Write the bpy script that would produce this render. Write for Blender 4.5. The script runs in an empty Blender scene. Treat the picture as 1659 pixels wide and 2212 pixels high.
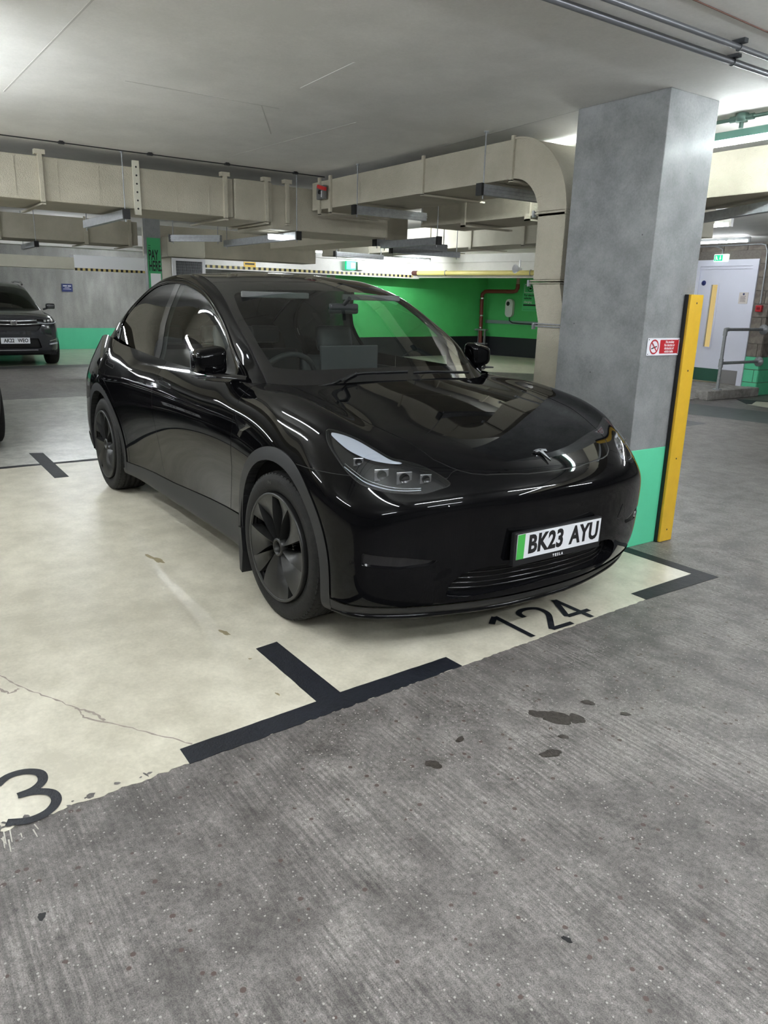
import bpy, bmesh, math, random
import numpy as np
from mathutils import Vector, Matrix
sc = bpy.context.scene
COL = sc.collection
PI = math.pi
rng = random.Random(7)
# ---------------- camera ----------------
YAW, PIT, ROLL, FPX = 2.5318, -.2738, .0267, 1626.6
cd = bpy.data.cameras.new('camera'); cam = bpy.data.objects.new('camera', cd); COL.objects.link(cam); sc.camera = cam
cd.sensor_fit = 'VERTICAL'; cd.sensor_height = 24.0; cd.lens = 24.0*FPX/2212; cd.clip_start = .05; cd.clip_end = 200
_f = Vector((math.cos(PIT)*math.cos(YAW), math.cos(PIT)*math.sin(YAW), math.sin(PIT)))
_r = Vector((math.sin(YAW), -math.cos(YAW), 0)); _u = _r.cross(_f)
r_ = _r*math.cos(ROLL)+_u*math.sin(ROLL); u_ = _u*math.cos(ROLL)-_r*math.sin(ROLL)
M = Matrix((r_, u_, -_f)).transposed().to_4x4(); M.translation = (3.005, -2.441, 1.468); cam.matrix_world = M
# ---------------- world and exposure ----------------
w = bpy.data.worlds.new('world'); sc.world = w; w.use_nodes = True
w.node_tree.nodes['Background'].inputs[0].default_value = (.75, .8, .9, 1); w.node_tree.nodes['Background'].inputs[1].default_value = .02
sc.view_settings.view_transform = 'Standard'; sc.view_settings.look = 'None'; sc.view_settings.gamma = 1; sc.view_settings.exposure = 2.42
TUBE = 30.0          # emission of the fluorescent tubes
# every tube light: (x, y, z, length, rotation about z, share of the full strength)
TUBES = [(.55,2.18,2.46,1.5,0,.6), (-1.75,-2.05,2.36,1.5,0,.6), (1.9,-2.25,2.36,1.5,0), (-1.3,2.22,2.46,1.5,0,.7),
         (3.6,2.2,2.36,1.5,0), (4.2,-4.2,2.36,1.5,PI/2), (4.2,-.9,2.36,1.5,PI/2), (-6.0,-2.9,2.38,1.5,0), (-6.4,3.7,2.42,1.5,0),
         (-11.6,-3.2,2.42,1.5,PI/2), (-11.6,.9,2.42,1.5,PI/2), (-11.6,5.4,2.42,1.5,PI/2), (-12.2,8.6,2.42,1.5,PI/2,2.0),  # the full-strength roadway tubes are fill added to light the background
         (-16.9,-1.4,2.53,1.5,PI/2), (-16.9,3.2,2.53,1.5,PI/2), (-8.2,11.2,2.42,1.5,0,1.8),  # first two are unseen tubes added to light the far end
         (-4.9,9.5,2.53,1.5,0,.45), (-.6,7.2,2.36,1.5,0), (-2.8,5.6,2.36,1.5,0), (.4,-5.4,2.36,1.5,0), (-2.9,-5.4,2.36,1.5,0), (6.4,-.8,2.36,1.5,0), (-2.95,-2.9,2.38,1.5,0), (-7.7,-2.9,2.38,1.5,0), (3.9,4.6,2.36,1.5,PI/2), (-11.6,-6.5,2.42,1.5,PI/2), (2.7,-.9,2.36,1.5,PI/2), (2.7,1.75,2.36,1.5,PI/2)]  # last four are unseen fill tubes added for the aisle and far left
# ---------------- materials ----------------
def mat(name, col, rough=.5, metal=0, spec=.5, coat=0, noise=None, bump=0, bscale=60, emit=None, ncol=None):
    m = bpy.data.materials.new(name); m.use_nodes = True; nt = m.node_tree; b = nt.nodes['Principled BSDF']
    b.inputs['Base Color'].default_value = (*col, 1); b.inputs['Roughness'].default_value = rough; b.inputs['Metallic'].default_value = metal
    b.inputs['Specular IOR Level'].default_value = spec; b.inputs['Coat Weight'].default_value = coat; b.inputs['Coat Roughness'].default_value = .02
    tc = nt.nodes.new('ShaderNodeTexCoord')
    if noise:
        n = nt.nodes.new('ShaderNodeTexNoise'); n.inputs['Scale'].default_value = noise; n.inputs['Detail'].default_value = 6; n.inputs['Roughness'].default_value = .65
        nt.links.new(tc.outputs['Object'], n.inputs['Vector'])
        r = nt.nodes.new('ShaderNodeValToRGB'); nc = ncol or tuple(c*.72 for c in col)
        r.color_ramp.elements[0].position = .35; r.color_ramp.elements[1].position = .68
        r.color_ramp.elements[0].color = (*nc, 1); r.color_ramp.elements[1].color = (*col, 1)
        nt.links.new(n.outputs['Fac'], r.inputs['Fac']); nt.links.new(r.outputs['Color'], b.inputs['Base Color'])
    if bump:
        n2 = nt.nodes.new('ShaderNodeTexNoise'); n2.inputs['Scale'].default_value = bscale; n2.inputs['Detail'].default_value = 4
        nt.links.new(tc.outputs['Object'], n2.inputs['Vector'])
        bp = nt.nodes.new('ShaderNodeBump'); bp.inputs['Strength'].default_value = bump; bp.inputs['Distance'].default_value = .01
        nt.links.new(n2.outputs['Fac'], bp.inputs['Height']); nt.links.new(bp.outputs['Normal'], b.inputs['Normal'])
    if emit:
        b.inputs['Emission Color'].default_value = (*emit[0], 1); b.inputs['Emission Strength'].default_value = emit[1]
    return m
def glass_mat(name, tint, refl=1.0):
    m = bpy.data.materials.new(name); m.use_nodes = True; nt = m.node_tree; nt.nodes.remove(nt.nodes['Principled BSDF'])
    out = nt.nodes['Material Output']; t = nt.nodes.new('ShaderNodeBsdfTransparent'); t.inputs[0].default_value = (*tint, 1)
    g = nt.nodes.new('ShaderNodeBsdfGlossy'); g.inputs['Roughness'].default_value = 0.0; g.inputs[0].default_value = (refl, refl, refl, 1)
    f = nt.nodes.new('ShaderNodeFresnel'); mx = nt.nodes.new('ShaderNodeMixShader')
    ge = nt.nodes.new('ShaderNodeNewGeometry'); mr = nt.nodes.new('ShaderNodeMapRange'); mr.inputs['To Min'].default_value = 1.5; mr.inputs['To Max'].default_value = 1/1.5
    nt.links.new(ge.outputs['Backfacing'], mr.inputs['Value']); nt.links.new(mr.outputs[0], f.inputs[0])   # a pane is the same from both sides
    nt.links.new(f.outputs[0], mx.inputs[0]); nt.links.new(t.outputs[0], mx.inputs[1]); nt.links.new(g.outputs[0], mx.inputs[2]); nt.links.new(mx.outputs[0], out.inputs[0])
    return m
def concrete(name, c1, c2, rough=.8, bump=.25, s=(1.2, 9, 90), pits=True, coat=0, stretch=(1, 1, 1)):
    m = bpy.data.materials.new(name); m.use_nodes = True; nt = m.node_tree; b = nt.nodes['Principled BSDF']; L = nt.links.new
    b.inputs['Roughness'].default_value = rough; b.inputs['Coat Weight'].default_value = coat; b.inputs['Coat Roughness'].default_value = .25
    tc = nt.nodes.new('ShaderNodeTexCoord'); mp = nt.nodes.new('ShaderNodeMapping'); mp.inputs['Scale'].default_value = stretch; L(tc.outputs['Object'], mp.inputs[0])
    ns = []
    for k in s:
        n = nt.nodes.new('ShaderNodeTexNoise'); n.inputs['Scale'].default_value = k; n.inputs['Detail'].default_value = 5; n.inputs['Roughness'].default_value = .6; L(mp.outputs[0], n.inputs['Vector']); ns.append(n)
    a = nt.nodes.new('ShaderNodeMath'); a.operation = 'ADD'; L(ns[0].outputs['Fac'], a.inputs[0]); L(ns[1].outputs['Fac'], a.inputs[1])
    a2 = nt.nodes.new('ShaderNodeMath'); a2.operation = 'MULTIPLY_ADD'; L(ns[2].outputs['Fac'], a2.inputs[0]); a2.inputs[1].default_value = .5; L(a.outputs[0], a2.inputs[2])
    r = nt.nodes.new('ShaderNodeValToRGB'); r.color_ramp.elements[0].position = .42; r.color_ramp.elements[1].position = .62; r.color_ramp.elements[0].color = (*c1, 1); r.color_ramp.elements[1].color = (*c2, 1)
    d = nt.nodes.new('ShaderNodeMath'); d.operation = 'MULTIPLY'; d.inputs[1].default_value = .41; L(a2.outputs[0], d.inputs[0]); L(d.outputs[0], r.inputs[0])
    col = r.outputs[0]
    if pits:
        v = nt.nodes.new('ShaderNodeTexVoronoi'); v.inputs['Scale'].default_value = 7; v.inputs['Randomness'].default_value = 1; L(tc.outputs['Object'], v.inputs['Vector'])
        lt = nt.nodes.new('ShaderNodeMath'); lt.operation = 'LESS_THAN'; lt.inputs[1].default_value = .035; L(v.outputs['Distance'], lt.inputs[0])
        mx = nt.nodes.new('ShaderNodeMixRGB'); L(lt.outputs[0], mx.inputs[0]); L(col, mx.inputs[1]); mx.inputs[2].default_value = (*[c*.45 for c in c1], 1); col = mx.outputs[0]
    L(col, b.inputs['Base Color'])
    bp = nt.nodes.new('ShaderNodeBump'); bp.inputs['Strength'].default_value = bump; bp.inputs['Distance'].default_value = .006; L(a2.outputs[0], bp.inputs['Height']); L(bp.outputs[0], b.inputs['Normal'])
    return m
def aisle_mat():
    m = bpy.data.materials.new('brushed_floor_concrete'); m.use_nodes = True; nt = m.node_tree; b = nt.nodes['Principled BSDF']; L = nt.links.new
    N = nt.nodes.new; tc = N('ShaderNodeTexCoord')
    def noise(s, det=5, ro=.6, scl=None):
        n = N('ShaderNodeTexNoise'); n.inputs['Scale'].default_value = s; n.inputs['Detail'].default_value = det; n.inputs['Roughness'].default_value = ro
        if scl:
            mp = N('ShaderNodeMapping'); mp.inputs['Scale'].default_value = scl; mp.inputs['Rotation'].default_value = (0, 0, .12); L(tc.outputs['Object'], mp.inputs[0]); L(mp.outputs[0], n.inputs['Vector'])
        else: L(tc.outputs['Object'], n.inputs['Vector'])
        return n.outputs['Fac']
    def math_(op, a, c, d=None):
        q = N('ShaderNodeMath'); q.operation = op
        for i, v in enumerate((a, c, d)):
            if v is None: continue
            if isinstance(v, (int, float)): q.inputs[i].default_value = v
            else: L(v, q.inputs[i])
        return q.outputs[0]
    def ramp(f, p0, c0, p1, c1):
        r = N('ShaderNodeValToRGB'); e = r.color_ramp.elements; e[0].position = p0; e[1].position = p1; e[0].color = (*c0, 1); e[1].color = (*c1, 1); L(f, r.inputs[0]); return r.outputs[0]
    def mix(f, a, c, mode='MIX'):
        q = N('ShaderNodeMixRGB'); q.blend_type = mode
        for i, v in enumerate((f, a, c)):
            if isinstance(v, (int, float)): q.inputs[i].default_value = v
            elif isinstance(v, tuple): q.inputs[i].default_value = (*v, 1)
            else: L(v, q.inputs[i])
        return q.outputs[0]
    big = noise(.9, 4); mid = noise(7, 6, .7); fine = noise(290, 4, .8)
    base = ramp(math_('MULTIPLY_ADD', mid, .55, math_('MULTIPLY', big, .45)), .41, (.085, .078, .075), .60, (.195, .183, .176))
    grit = ramp(math_('MULTIPLY_ADD', fine, .6, math_('MULTIPLY', noise(55, 4, .8), .4)), .38, (.28, .27, .26), .62, (1.75, 1.72, 1.68))
    col = mix(1.0, base, grit, 'MULTIPLY')
    # broom ridges run along x
    rid = noise(60, 3, .6, (.06, 1.6, 1)); patch = ramp(noise(1.7, 3), .42, (0, 0, 0), .56, (1, 1, 1))
    rcol = ramp(rid, .40, (.70, .70, .70), .60, (1.35, 1.35, 1.35))
    col = mix(math_('MULTIPLY', patch, .8), col, mix(1.0, col, rcol, 'MULTIPLY'))
    # aggregate
    for sc_, th, share, cols in ((52, .20, .09, ((.03, .028, .03), (.075, .05, .04), (.45, .36, .24))), (125, .19, .16, ((.05, .045, .045), (.36, .34, .31), (.04, .035, .035)))):
        v = N('ShaderNodeTexVoronoi'); v.inputs['Scale'].default_value = sc_; L(tc.outputs['Object'], v.inputs['Vector'])
        sep = N('ShaderNodeSeparateColor'); L(v.outputs['Color'], sep.inputs[0])
        pick = ramp(sep.outputs[0], .33, cols[0], .9, cols[2]); pick = mix(math_('GREATER_THAN', sep.outputs[2], .6), pick, cols[1])
        some = math_('LESS_THAN', sep.outputs[1], share)
        msk = math_('MULTIPLY', math_('LESS_THAN', v.outputs['Distance'], math_('MULTIPLY', sep.outputs[2], th*2.0)), some)
        col = mix(msk, col, pick)
    L(col, b.inputs['Base Color']); b.inputs['Roughness'].default_value = .43; b.inputs['Specular IOR Level'].default_value = .5
    h = math_('MULTIPLY_ADD', math_('MULTIPLY', rid, patch), .8, math_('MULTIPLY', fine, .6))
    bp = N('ShaderNodeBump'); bp.inputs['Strength'].default_value = .55; bp.inputs['Distance'].default_value = .004; L(h, bp.inputs['Height']); L(bp.outputs[0], b.inputs['Normal'])
    return m
PAINT = mat('black_car_paint', (.0025, .0025, .003), .03, 0, .21, 0)
GLOSSB = mat('gloss_black_trim', (.004, .004, .005), .07, 0, .5, .6)
CLAD = mat('grey_black_cladding', (.014, .0145, .016), .5, 0, .4)
RUBBER = mat('tyre_rubber', (.009, .009, .009), .7, 0, .3, 0, 40, .15, 120, ncol=(.016, .0155, .015))
COVER = mat('satin_black_wheel_cover', (.014, .014, .0135), .40, 0, .5)
GAP = mat('shut_line_black', (.0015, .0015, .0015), .6)
DARK = mat('underbody_black', (.004, .004, .004), .9)
LINER = mat('arch_liner_felt', (.008, .008, .009), .95)
CHROME = mat('satin_chrome', (.75, .76, .78), .12, 1)
BRIGHT = mat('bright_trim', (.55, .56, .58), .2, 1)
SEAT = mat('black_seat_leather', (.022, .025, .027), .45)
INT = mat('dark_interior_plastic', (.018, .020, .021), .6)
HEAD = mat('grey_headliner_cloth', (.16, .165, .165), .9)
GLASS = glass_mat('clear_windscreen_glass', (.66, .72, .70))
PRIV = glass_mat('dark_privacy_glass', (.05, .055, .055))
LENS = glass_mat('clear_headlamp_lens', (.86, .88, .9))
REDL = mat('dark_red_tail_lamp', (.05, .004, .006), .1, 0, .5, 1)
WHITE = mat('white_plastic', (.78, .78, .8), .4)
DRL = mat('frosted_lamp_bar', (.42, .44, .48), .25)
BLACKT = mat('black_print', (.006, .006, .007), .5)
PLATEW = mat('plate_white', (.72, .73, .76), .35)
GREENB = mat('plate_green', (.06, .42, .07), .4)
CONC = concrete('board_marked_column_concrete', (.15, .155, .16), (.27, .275, .28), .6, .2, (1.1, 6, 80), coat=.12)
CEIL = concrete('painted_ceiling_concrete', (.66, .65, .62), (.80, .785, .755), .75, .12, (.45, 2.6, 70), pits=False)
WALLC = concrete('bare_wall_concrete', (.24, .235, .225), (.42, .41, .395), .7, .2, (.6, 3, 60), stretch=(1, 1.3, .45))
CREAM = concrete('cream_bay_paint', (.47, .44, .35), (.69, .65, .535), .36, .16, (.9, 6, 60), pits=False, coat=.15)
PALE = concrete('pale_worn_bay_paint', (.42, .42, .39), (.80, .79, .73), .28, .9, (1.2, 8, 40), pits=False, coat=.45)
AISLE = aisle_mat()
MARK = concrete('black_line_paint', (.004, .005, .009), (.010, .012, .019), .55, .5, (3, 30, 160), pits=False, coat=0)
DUCT = mat('cream_painted_duct_cloth', (.50, .465, .375), .75, 0, .3, 0, 3, .6, 130, ncol=(.42, .39, .31))
DUCTB = mat('cream_painted_duct_light', (.62, .60, .50), .7, 0, .3, 0, 3, .25, 90, ncol=(.55, .53, .44))
STEEL = mat('galvanised_steel', (.36, .37, .39), .42, .45, .5, 0, 30, 0, 60, ncol=(.27, .28, .29))
DSTEEL = mat('dark_steel_channel', (.06, .065, .07), .45, .6)
GREEN = mat('mint_green_wall_paint', (.115, .62, .36), .5, 0, .4, 0, 2.5, .06, 50, ncol=(.10, .57, .325))
GREEN2 = mat('bright_green_wall_paint', (.09, .56, .16), .5, 0, .4, 0, 1.5, .05, 40, ncol=(.08, .50, .14))
NAVY = mat('black_wall_band', (.006, .008, .012), .5)
YELLOW = mat('yellow_guard_paint', (.68, .42, .03), .42, 0, .5, 0, 14, .12, 90, ncol=(.62, .38, .028))
RED = mat('sign_red', (.42, .012, .02), .4)
BLUE = mat('sign_blue', (.01, .02, .12), .4)
MAROON = mat('red_brown_pipe', (.18, .03, .022), .4)
PIPEY = mat('yellow_gas_pipe', (.72, .62, .22), .4)
DOORW = mat('white_door_paint', (.62, .63, .72), .4)
TUBEM = mat('lit_fluorescent_tube', (1, 1, 1), .5, emit=((.92, .97, 1.0), TUBE))
EXITG = mat('lit_exit_green', (.0, .3, .15), .4, emit=((.0, .42, .17), .30))
EXITW = mat('lit_exit_white', (.8, .9, .85), .4, emit=((.8, 1, .9), .22))
LAMPW = mat('lit_small_lamp', (1, 1, 1), .4, emit=((.9, .97, 1), 3))
WARM = mat('warm_glowing_block_wall', (.6, .42, .2), .7, emit=((1, .64, .28), .26))
BLOCK = concrete('grey_block', (.10, .085, .07), (.23, .20, .17), .85, .4, (2, 12, 120), pits=True)
BLOCKG = mat('mint_painted_block', (.11, .56, .31), .5, 0, .4, 0, 6, .3, 60, ncol=(.09, .50, .27))
MORTAR = mat('grey_mortar', (.20, .18, .16), .9, 0, .2, 0, 30, .3, 80)
KERBC = concrete('kerb_concrete', (.17, .16, .15), (.36, .34, .32), .85, .5, (3, 14, 90))
OIL = mat('oil_stain', (.022, .018, .015), .4, 0, .4, 0, 60, .2, 200, ncol=(.06, .051, .044))
SCUFF = mat('brown_scuff', (.30, .25, .14), .5, 0, .3, 0, 30)
CRACK = mat('grey_crack', (.36, .31, .27), .8, 0, .2, 0, 50)
SUVP = mat('graphite_suv_paint', (.035, .036, .042), .2, .3, .5, .9)
# ---------------- helpers ----------------
def link(o, parent=None):
    COL.objects.link(o)
    if parent is not None: o.parent = parent
    return o
def mesh_obj(name, V, F, m, parent=None, smooth=False):
    me = bpy.data.meshes.new(name); me.from_pydata([tuple(map(float, v)) for v in V], [], [list(map(int, f)) for f in F]); me.update()
    if smooth: me.polygons.foreach_set('use_smooth', [True]*len(me.polygons))
    me.materials.append(m)
    return link(bpy.data.objects.new(name, me), parent)
class MB:
    """collects shapes into one mesh"""
    def __init__(s): s.V = []; s.F = []; s.sm = []
    def add(s, V, F, smooth=False):
        n = len(s.V); s.V += [tuple(v) for v in V]; s.F += [[i+n for i in f] for f in F]; s.sm += [smooth]*len(F); return s
    def box(s, x0, y0, z0, x1, y1, z1, M_=None, bev=0):
        if x0 > x1: x0, x1 = x1, x0
        if y0 > y1: y0, y1 = y1, y0
        if z0 > z1: z0, z1 = z1, z0
        if bev:
            bm = bmesh.new(); bmesh.ops.create_cube(bm, size=1)
            for v in bm.verts: v.co = Vector(((x0+x1)/2+v.co.x*(x1-x0), (y0+y1)/2+v.co.y*(y1-y0), (z0+z1)/2+v.co.z*(z1-z0)))
            bmesh.ops.bevel(bm, geom=bm.edges[:], offset=bev, segments=2, affect='EDGES', profile=.6)
            bm.verts.index_update(); V = [tuple(v.co) for v in bm.verts]; F = [[v.index for v in f.verts] for f in bm.faces]; bm.free()
        else:
            V = [(x, y, z) for z in (z0, z1) for y in (y0, y1) for x in (x0, x1)]
            F = [(0, 2, 3, 1), (4, 5, 7, 6), (0, 1, 5, 4), (2, 6, 7, 3), (0, 4, 6, 2), (1, 3, 7, 5)]
        if M_ is not None: V = [tuple(M_ @ Vector(v)) for v in V]
        return s.add(V, F)
    def tube(s, pts, r, n=10, caps=True, closed=False):
        P = [Vector(p) for p in pts]; V = []; F = []; m = len(P)
        up = Vector((0, 0, 1)); prev = None
        for i, p in enumerate(P):
            if closed: t = (P[(i+1) % m]-P[i-1])
            else: t = (P[min(i+1, m-1)]-P[max(i-1, 0)])
            t.normalize()
            if prev is None:
                a = t.cross(up if abs(t.dot(up)) < .95 else Vector((1, 0, 0))).normalized()
            else: a = (prev-t*prev.dot(t)).normalized()
            prev = a; b = t.cross(a); rr = r[i] if isinstance(r, (list, tuple)) else r
            for k in range(n):
                an = 2*PI*k/n; V.append(tuple(p+a*(rr*math.cos(an))+b*(rr*math.sin(an))))
        for i in range(m if closed else m-1):
            j = (i+1) % m
            for k in range(n): F.append((i*n+k, i*n+(k+1) % n, j*n+(k+1) % n, j*n+k))
        s.add(V, F, True)
        if caps and not closed: s.add([V[k] for k in range(n)], [tuple(range(n))[::-1]]); s.add([V[(m-1)*n+k] for k in range(n)], [tuple(range(n))])
        return s
    def lathe(s, prof, n=48, axis='Z', c=(0, 0, 0), caps=False):
        V = []; F = []
        for (r, h) in prof:
            for k in range(n):
                a = 2*PI*k/n; ca, sa = r*math.cos(a), r*math.sin(a)
                p = {'Z': (ca, sa, h), 'Y': (ca, h, sa), 'X': (h, ca, sa)}[axis]; V.append((p[0]+c[0], p[1]+c[1], p[2]+c[2]))
        for i in range(len(prof)-1):
            for k in range(n): F.append((i*n+k, i*n+(k+1) % n, (i+1)*n+(k+1) % n, (i+1)*n+k))
        s.add(V, F, True)
        if caps: s.add([V[k] for k in range(n)], [tuple(range(n))]); s.add([V[(len(prof)-1)*n+k] for k in range(n)], [tuple(range(n))])
        return s
    def prism(s, poly, axis, a0, a1):
        """polygon (u,v) extruded along axis"""
        def P(u, v, a): return {'Z': (u, v, a), 'Y': (u, a, v), 'X': (a, u, v)}[axis]
        n = len(poly); V = [P(u, v, a0) for u, v in poly]+[P(u, v, a1) for u, v in poly]
        F = [tuple(range(n))[::-1], tuple(range(n, 2*n))]+[(i, (i+1) % n, n+(i+1) % n, n+i) for i in range(n)]
        return s.add(V, F)
    def build(s, name, m, parent=None, fixn=True):
        me = bpy.data.meshes.new(name); me.from_pydata([tuple(map(float, v)) for v in s.V], [], s.F); me.update()
        me.polygons.foreach_set('use_smooth', s.sm)
        if fixn:
            bm = bmesh.new(); bm.from_mesh(me); bmesh.ops.recalc_face_normals(bm, faces=bm.faces); bm.to_mesh(me); bm.free()
        me.materials.append(m)
        return link(bpy.data.objects.new(name, me), parent)
def tag(o, label, cat, group=None, kind=None):
    if label: o['label'] = label
    if cat: o['category'] = cat
    if group: o['group'] = group
    if kind: o['kind'] = kind
    return o
def empty(name, loc=(0, 0, 0), rz=0):
    o = bpy.data.objects.new(name, None); o.location = loc; o.rotation_euler = (0, 0, rz); o.empty_display_size = .1; COL.objects.link(o); return o
def copy_tree(o, parent=None):
    c = o.copy(); COL.objects.link(c)
    if parent is not None: c.parent = parent
    for ch in [q for q in bpy.data.objects if q.parent == o]: copy_tree(ch, c)
    return c
def struct(o): o['kind'] = 'structure'; return o
def text_mesh(name, s, size, m, parent, Mw, extrude=.0008, sx=1.0, bold=0.0, align='CENTER', space=1.0, lines=1.0):
    cu = bpy.data.curves.new(name, 'FONT'); cu.body = s; cu.size = size; cu.extrude = extrude; cu.offset = bold; cu.align_x = align; cu.align_y = 'CENTER'; cu.space_character = space; cu.space_line = lines; cu.resolution_u = 3
    o = bpy.data.objects.new(name, cu); COL.objects.link(o)
    dg = bpy.context.evaluated_depsgraph_get(); me = bpy.data.meshes.new_from_object(o.evaluated_get(dg)); bpy.data.objects.remove(o)
    me.transform(Mw @ Matrix.Diagonal((sx, 1, 1, 1))); me.materials.clear(); me.materials.append(m); me.name = name
    return link(bpy.data.objects.new(name, me), parent)
def frame(o, right, up):
    """matrix whose x is right, y is up, placed at o"""
    r = Vector(right).normalized(); u = Vector(up); u = (u-r*u.dot(r)).normalized(); n = r.cross(u)
    M_ = Matrix((r, u, n)).transposed().to_4x4(); M_.translation = o; return M_
# ================= STRUCTURE =================
CZ = 2.606
fl = MB().box(-19, -12.3, -.2, 9.3, 15.6, 0).build('floor', AISLE); struct(fl)
ce = MB().box(-19, -12.3, CZ, 9.3, 15.6, CZ+.2).build('ceiling', CEIL); struct(ce)
def wall(name, a, b, z0=0, z1=CZ, t=.15, m=WALLC, side=1):
    a = Vector(a); b = Vector(b); d = (b-a).normalized(); n = Vector((-d.y, d.x))*t*side
    q = [a, b, b+n, a+n]; return struct(MB().prism([tuple(v) for v in q], 'Z', z0, z1).build(name, m))
def band(a, b, z0, z1, m, name, parent, side=-1, t=.004):
    a = Vector(a); b = Vector(b); d = (b-a).normalized(); n = Vector((-d.y, d.x))*t*side
    q = [a, b, b+n, a+n]; return MB().prism([tuple(v) for v in q], 'Z', z0, z1).build(name, m, parent)
wl = wall('wall_left', (-18.7, -12), (-18.7, 7.5)); band((-18.7, -12), (-18.7, 7.5), .0, .548, GREEN, 'painted_band', wl)
wr = wall('wall_return', (-18.7, 7.5), (-13.82, 7.5), m=WALLC)
wb = wall('wall_green', (-13.82, 7.5), (-14.19, 13.04), m=GREEN2); band((-13.82, 7.5), (-14.19, 13.04), 0, .53, NAVY, 'painted_band', wb)
wc = wall('wall_charger', (-14.19, 13.04), (-6.6, 15.09), m=GREEN2); band((-14.19, 13.04), (-6.6, 15.09), 0, .53, NAVY, 'painted_band', wc)
wall('wall_far', (-6.6, 15.09), (9.2, 15.2)); wall('wall_south', (-19, -12), (9.2, -12), side=-1); wall('wall_rear', (9.2, -12), (9.2, 15.2), side=-1)
# ---- door wall made of blocks ----
wd = struct(MB().box(-8.5, 10.70, 0, -5.82, 10.9, CZ).box(-5.82, 10.70, 2.31, -4.62, 10.9, CZ).box(-4.62, 10.70, 0, -4.36, 10.9, CZ).build('wall_door', MORTAR))
wx = struct(MB().box(-4.56, 10.9, 0, -4.36, 14.9, CZ).build('wall_right', MORTAR))
def blocks(parent, along, fixed, a0, a1, z0, z1, sgn, seed, skip=None):
    R_ = random.Random(seed); bw, bh, g = .44, .215, .010; cache = {}
    nrow = int(math.ceil((z1-z0)/(bh+g)))
    for r_i in range(nrow):
        zb = z0+r_i*(bh+g); zt = min(zb+bh, z1); x = a0-(.225 if r_i % 2 else 0)
        while x < a1:
            xa, xb = max(x, a0), min(x+bw, a1); x += bw+g
            if xb-xa < .05 or zt-zb < .04: continue
            segs = [(xa, xb)]
            if skip:
                s0, s1, sz = skip
                if zb < sz-.02:
                    segs = [(u, v) for u, v in ((xa, min(xb, s0)), (max(xa, s1), xb)) if v-u > .03]
            for u, v in segs:
                green = (zb+zt)/2 < .60
                key = (round(v-u, 3), round(zt-zb, 3), green)
                if key not in cache:
                    w_, h_ = v-u, zt-zb; b_ = MB()
                    if along == 'x': b_.box(-w_/2, -.012, -h_/2, w_/2, .03, h_/2, bev=.005)
                    else: b_.box(-.03, -w_/2, -h_/2, .012, w_/2, h_/2, bev=.005)
                    o = b_.build('block', BLOCKG if green else BLOCK, parent); cache[key] = o.data
                else: o = link(bpy.data.objects.new('block', cache[key]), parent)
                off = R_.uniform(0, .004)
                o.location = ((u+v)/2, fixed-off, (zb+zt)/2) if along == 'x' else (fixed+off, (u+v)/2, (zb+zt)/2)
blocks(wd, 'x', 10.70, -6.9, -4.352, 0.005, CZ-.04, -1, 3, skip=(-5.83, -4.62, 2.33))
blocks(wx, 'y', -4.36, 10.70, 12.6, 0.005, CZ-.04, 1, 5)
# ---- door ----
dr = struct(MB().box(-5.82, 10.66, .14, -5.74, 10.86, 2.33).box(-4.72, 10.66, .14, -4.62, 10.86, 2.33).box(-5.74, 10.66, 2.22, -4.72, 10.86, 2.33).box(-5.76, 10.68, 2.17, -4.70, 10.72, 2.23).build('door_1', DOORW))
leaf = MB()
gx0, gx1, gz0, gz1 = -5.497, -5.362, .79, 1.90
for b in ((-5.74, 10.70, .165, gx0, 10.745, 2.20), (gx1, 10.70, .165, -4.72, 10.745, 2.20), (gx0, 10.70, .165, gx1, 10.745, gz0), (gx0, 10.70, gz1, gx1, 10.745, 2.20)): leaf.box(*b)
lf = leaf.build('door_leaf', DOORW, dr)
vf = MB()
for b in ((gx0-.035, 10.69, gz0-.03, gx0, 10.70, gz1+.03), (gx1, 10.69, gz0-.03, gx1+.035, 10.70, gz1+.03), (gx0, 10.69, gz0-.03, gx1, 10.70, gz0), (gx0, 10.69, gz1, gx1, 10.70, gz1+.03)): vf.box(*b)
vf.build('glazing_bead', DOORW, lf)
MB().box(gx0, 10.72, gz0, gx1, 10.725, gz1).build('vision_glass', GLASS, lf)
st = MB().box(-6.0, 11.5, .3, -4.6, 11.6, 2.3).build('glowing_stair_wall', WARM, wd)  # wall glows by emission, standing in for warm lamp light on the stairs
kp = MB().box(-5.735, 10.693, .17, -5.06, 10.70, .40).build('kick_plate', mat('dark_green_kick_plate', (.012, .075, .045), .4), lf)
MB().box(-5.05, 10.693, .15, -4.725, 10.70, .40).build('kick_plate', mat('grey_kick_plate', (.19, .18, .18), .5), lf)['label'] = 'grey kick plate'
MB().box(-5.705, 10.69, 1.214, -5.625, 10.70, 1.67).build('push_plate', mat('dark_bronze_plate', (.035, .035, .03), .4), lf)
MB().lathe([(0, 10.694), (.045, 10.694), (.045, 10.70)], 24, 'Y', (-5.655, 0, 1.93)).build('round_sticker', BLUE, lf)
nt_ = MB().box(-4.92, 10.692, 1.575, -4.752, 10.70, 1.77).build('door_notice', mat('notice_paper', (.55, .5, .48), .6), lf)
q_ = MB()
for k in range(5): q_.box(-4.89, 10.690, 1.70-.022*k, -4.79-.01*(k % 2), 10.6915, 1.706-.022*k)
q_.build('notice_print', BLACKT, lf)
MB().lathe([(0, 10.690), (.018, 10.690), (.018, 10.693)], 16, 'Y', (-4.835, 0, 1.74)).build('notice_symbol', BLUE, lf)
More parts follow.
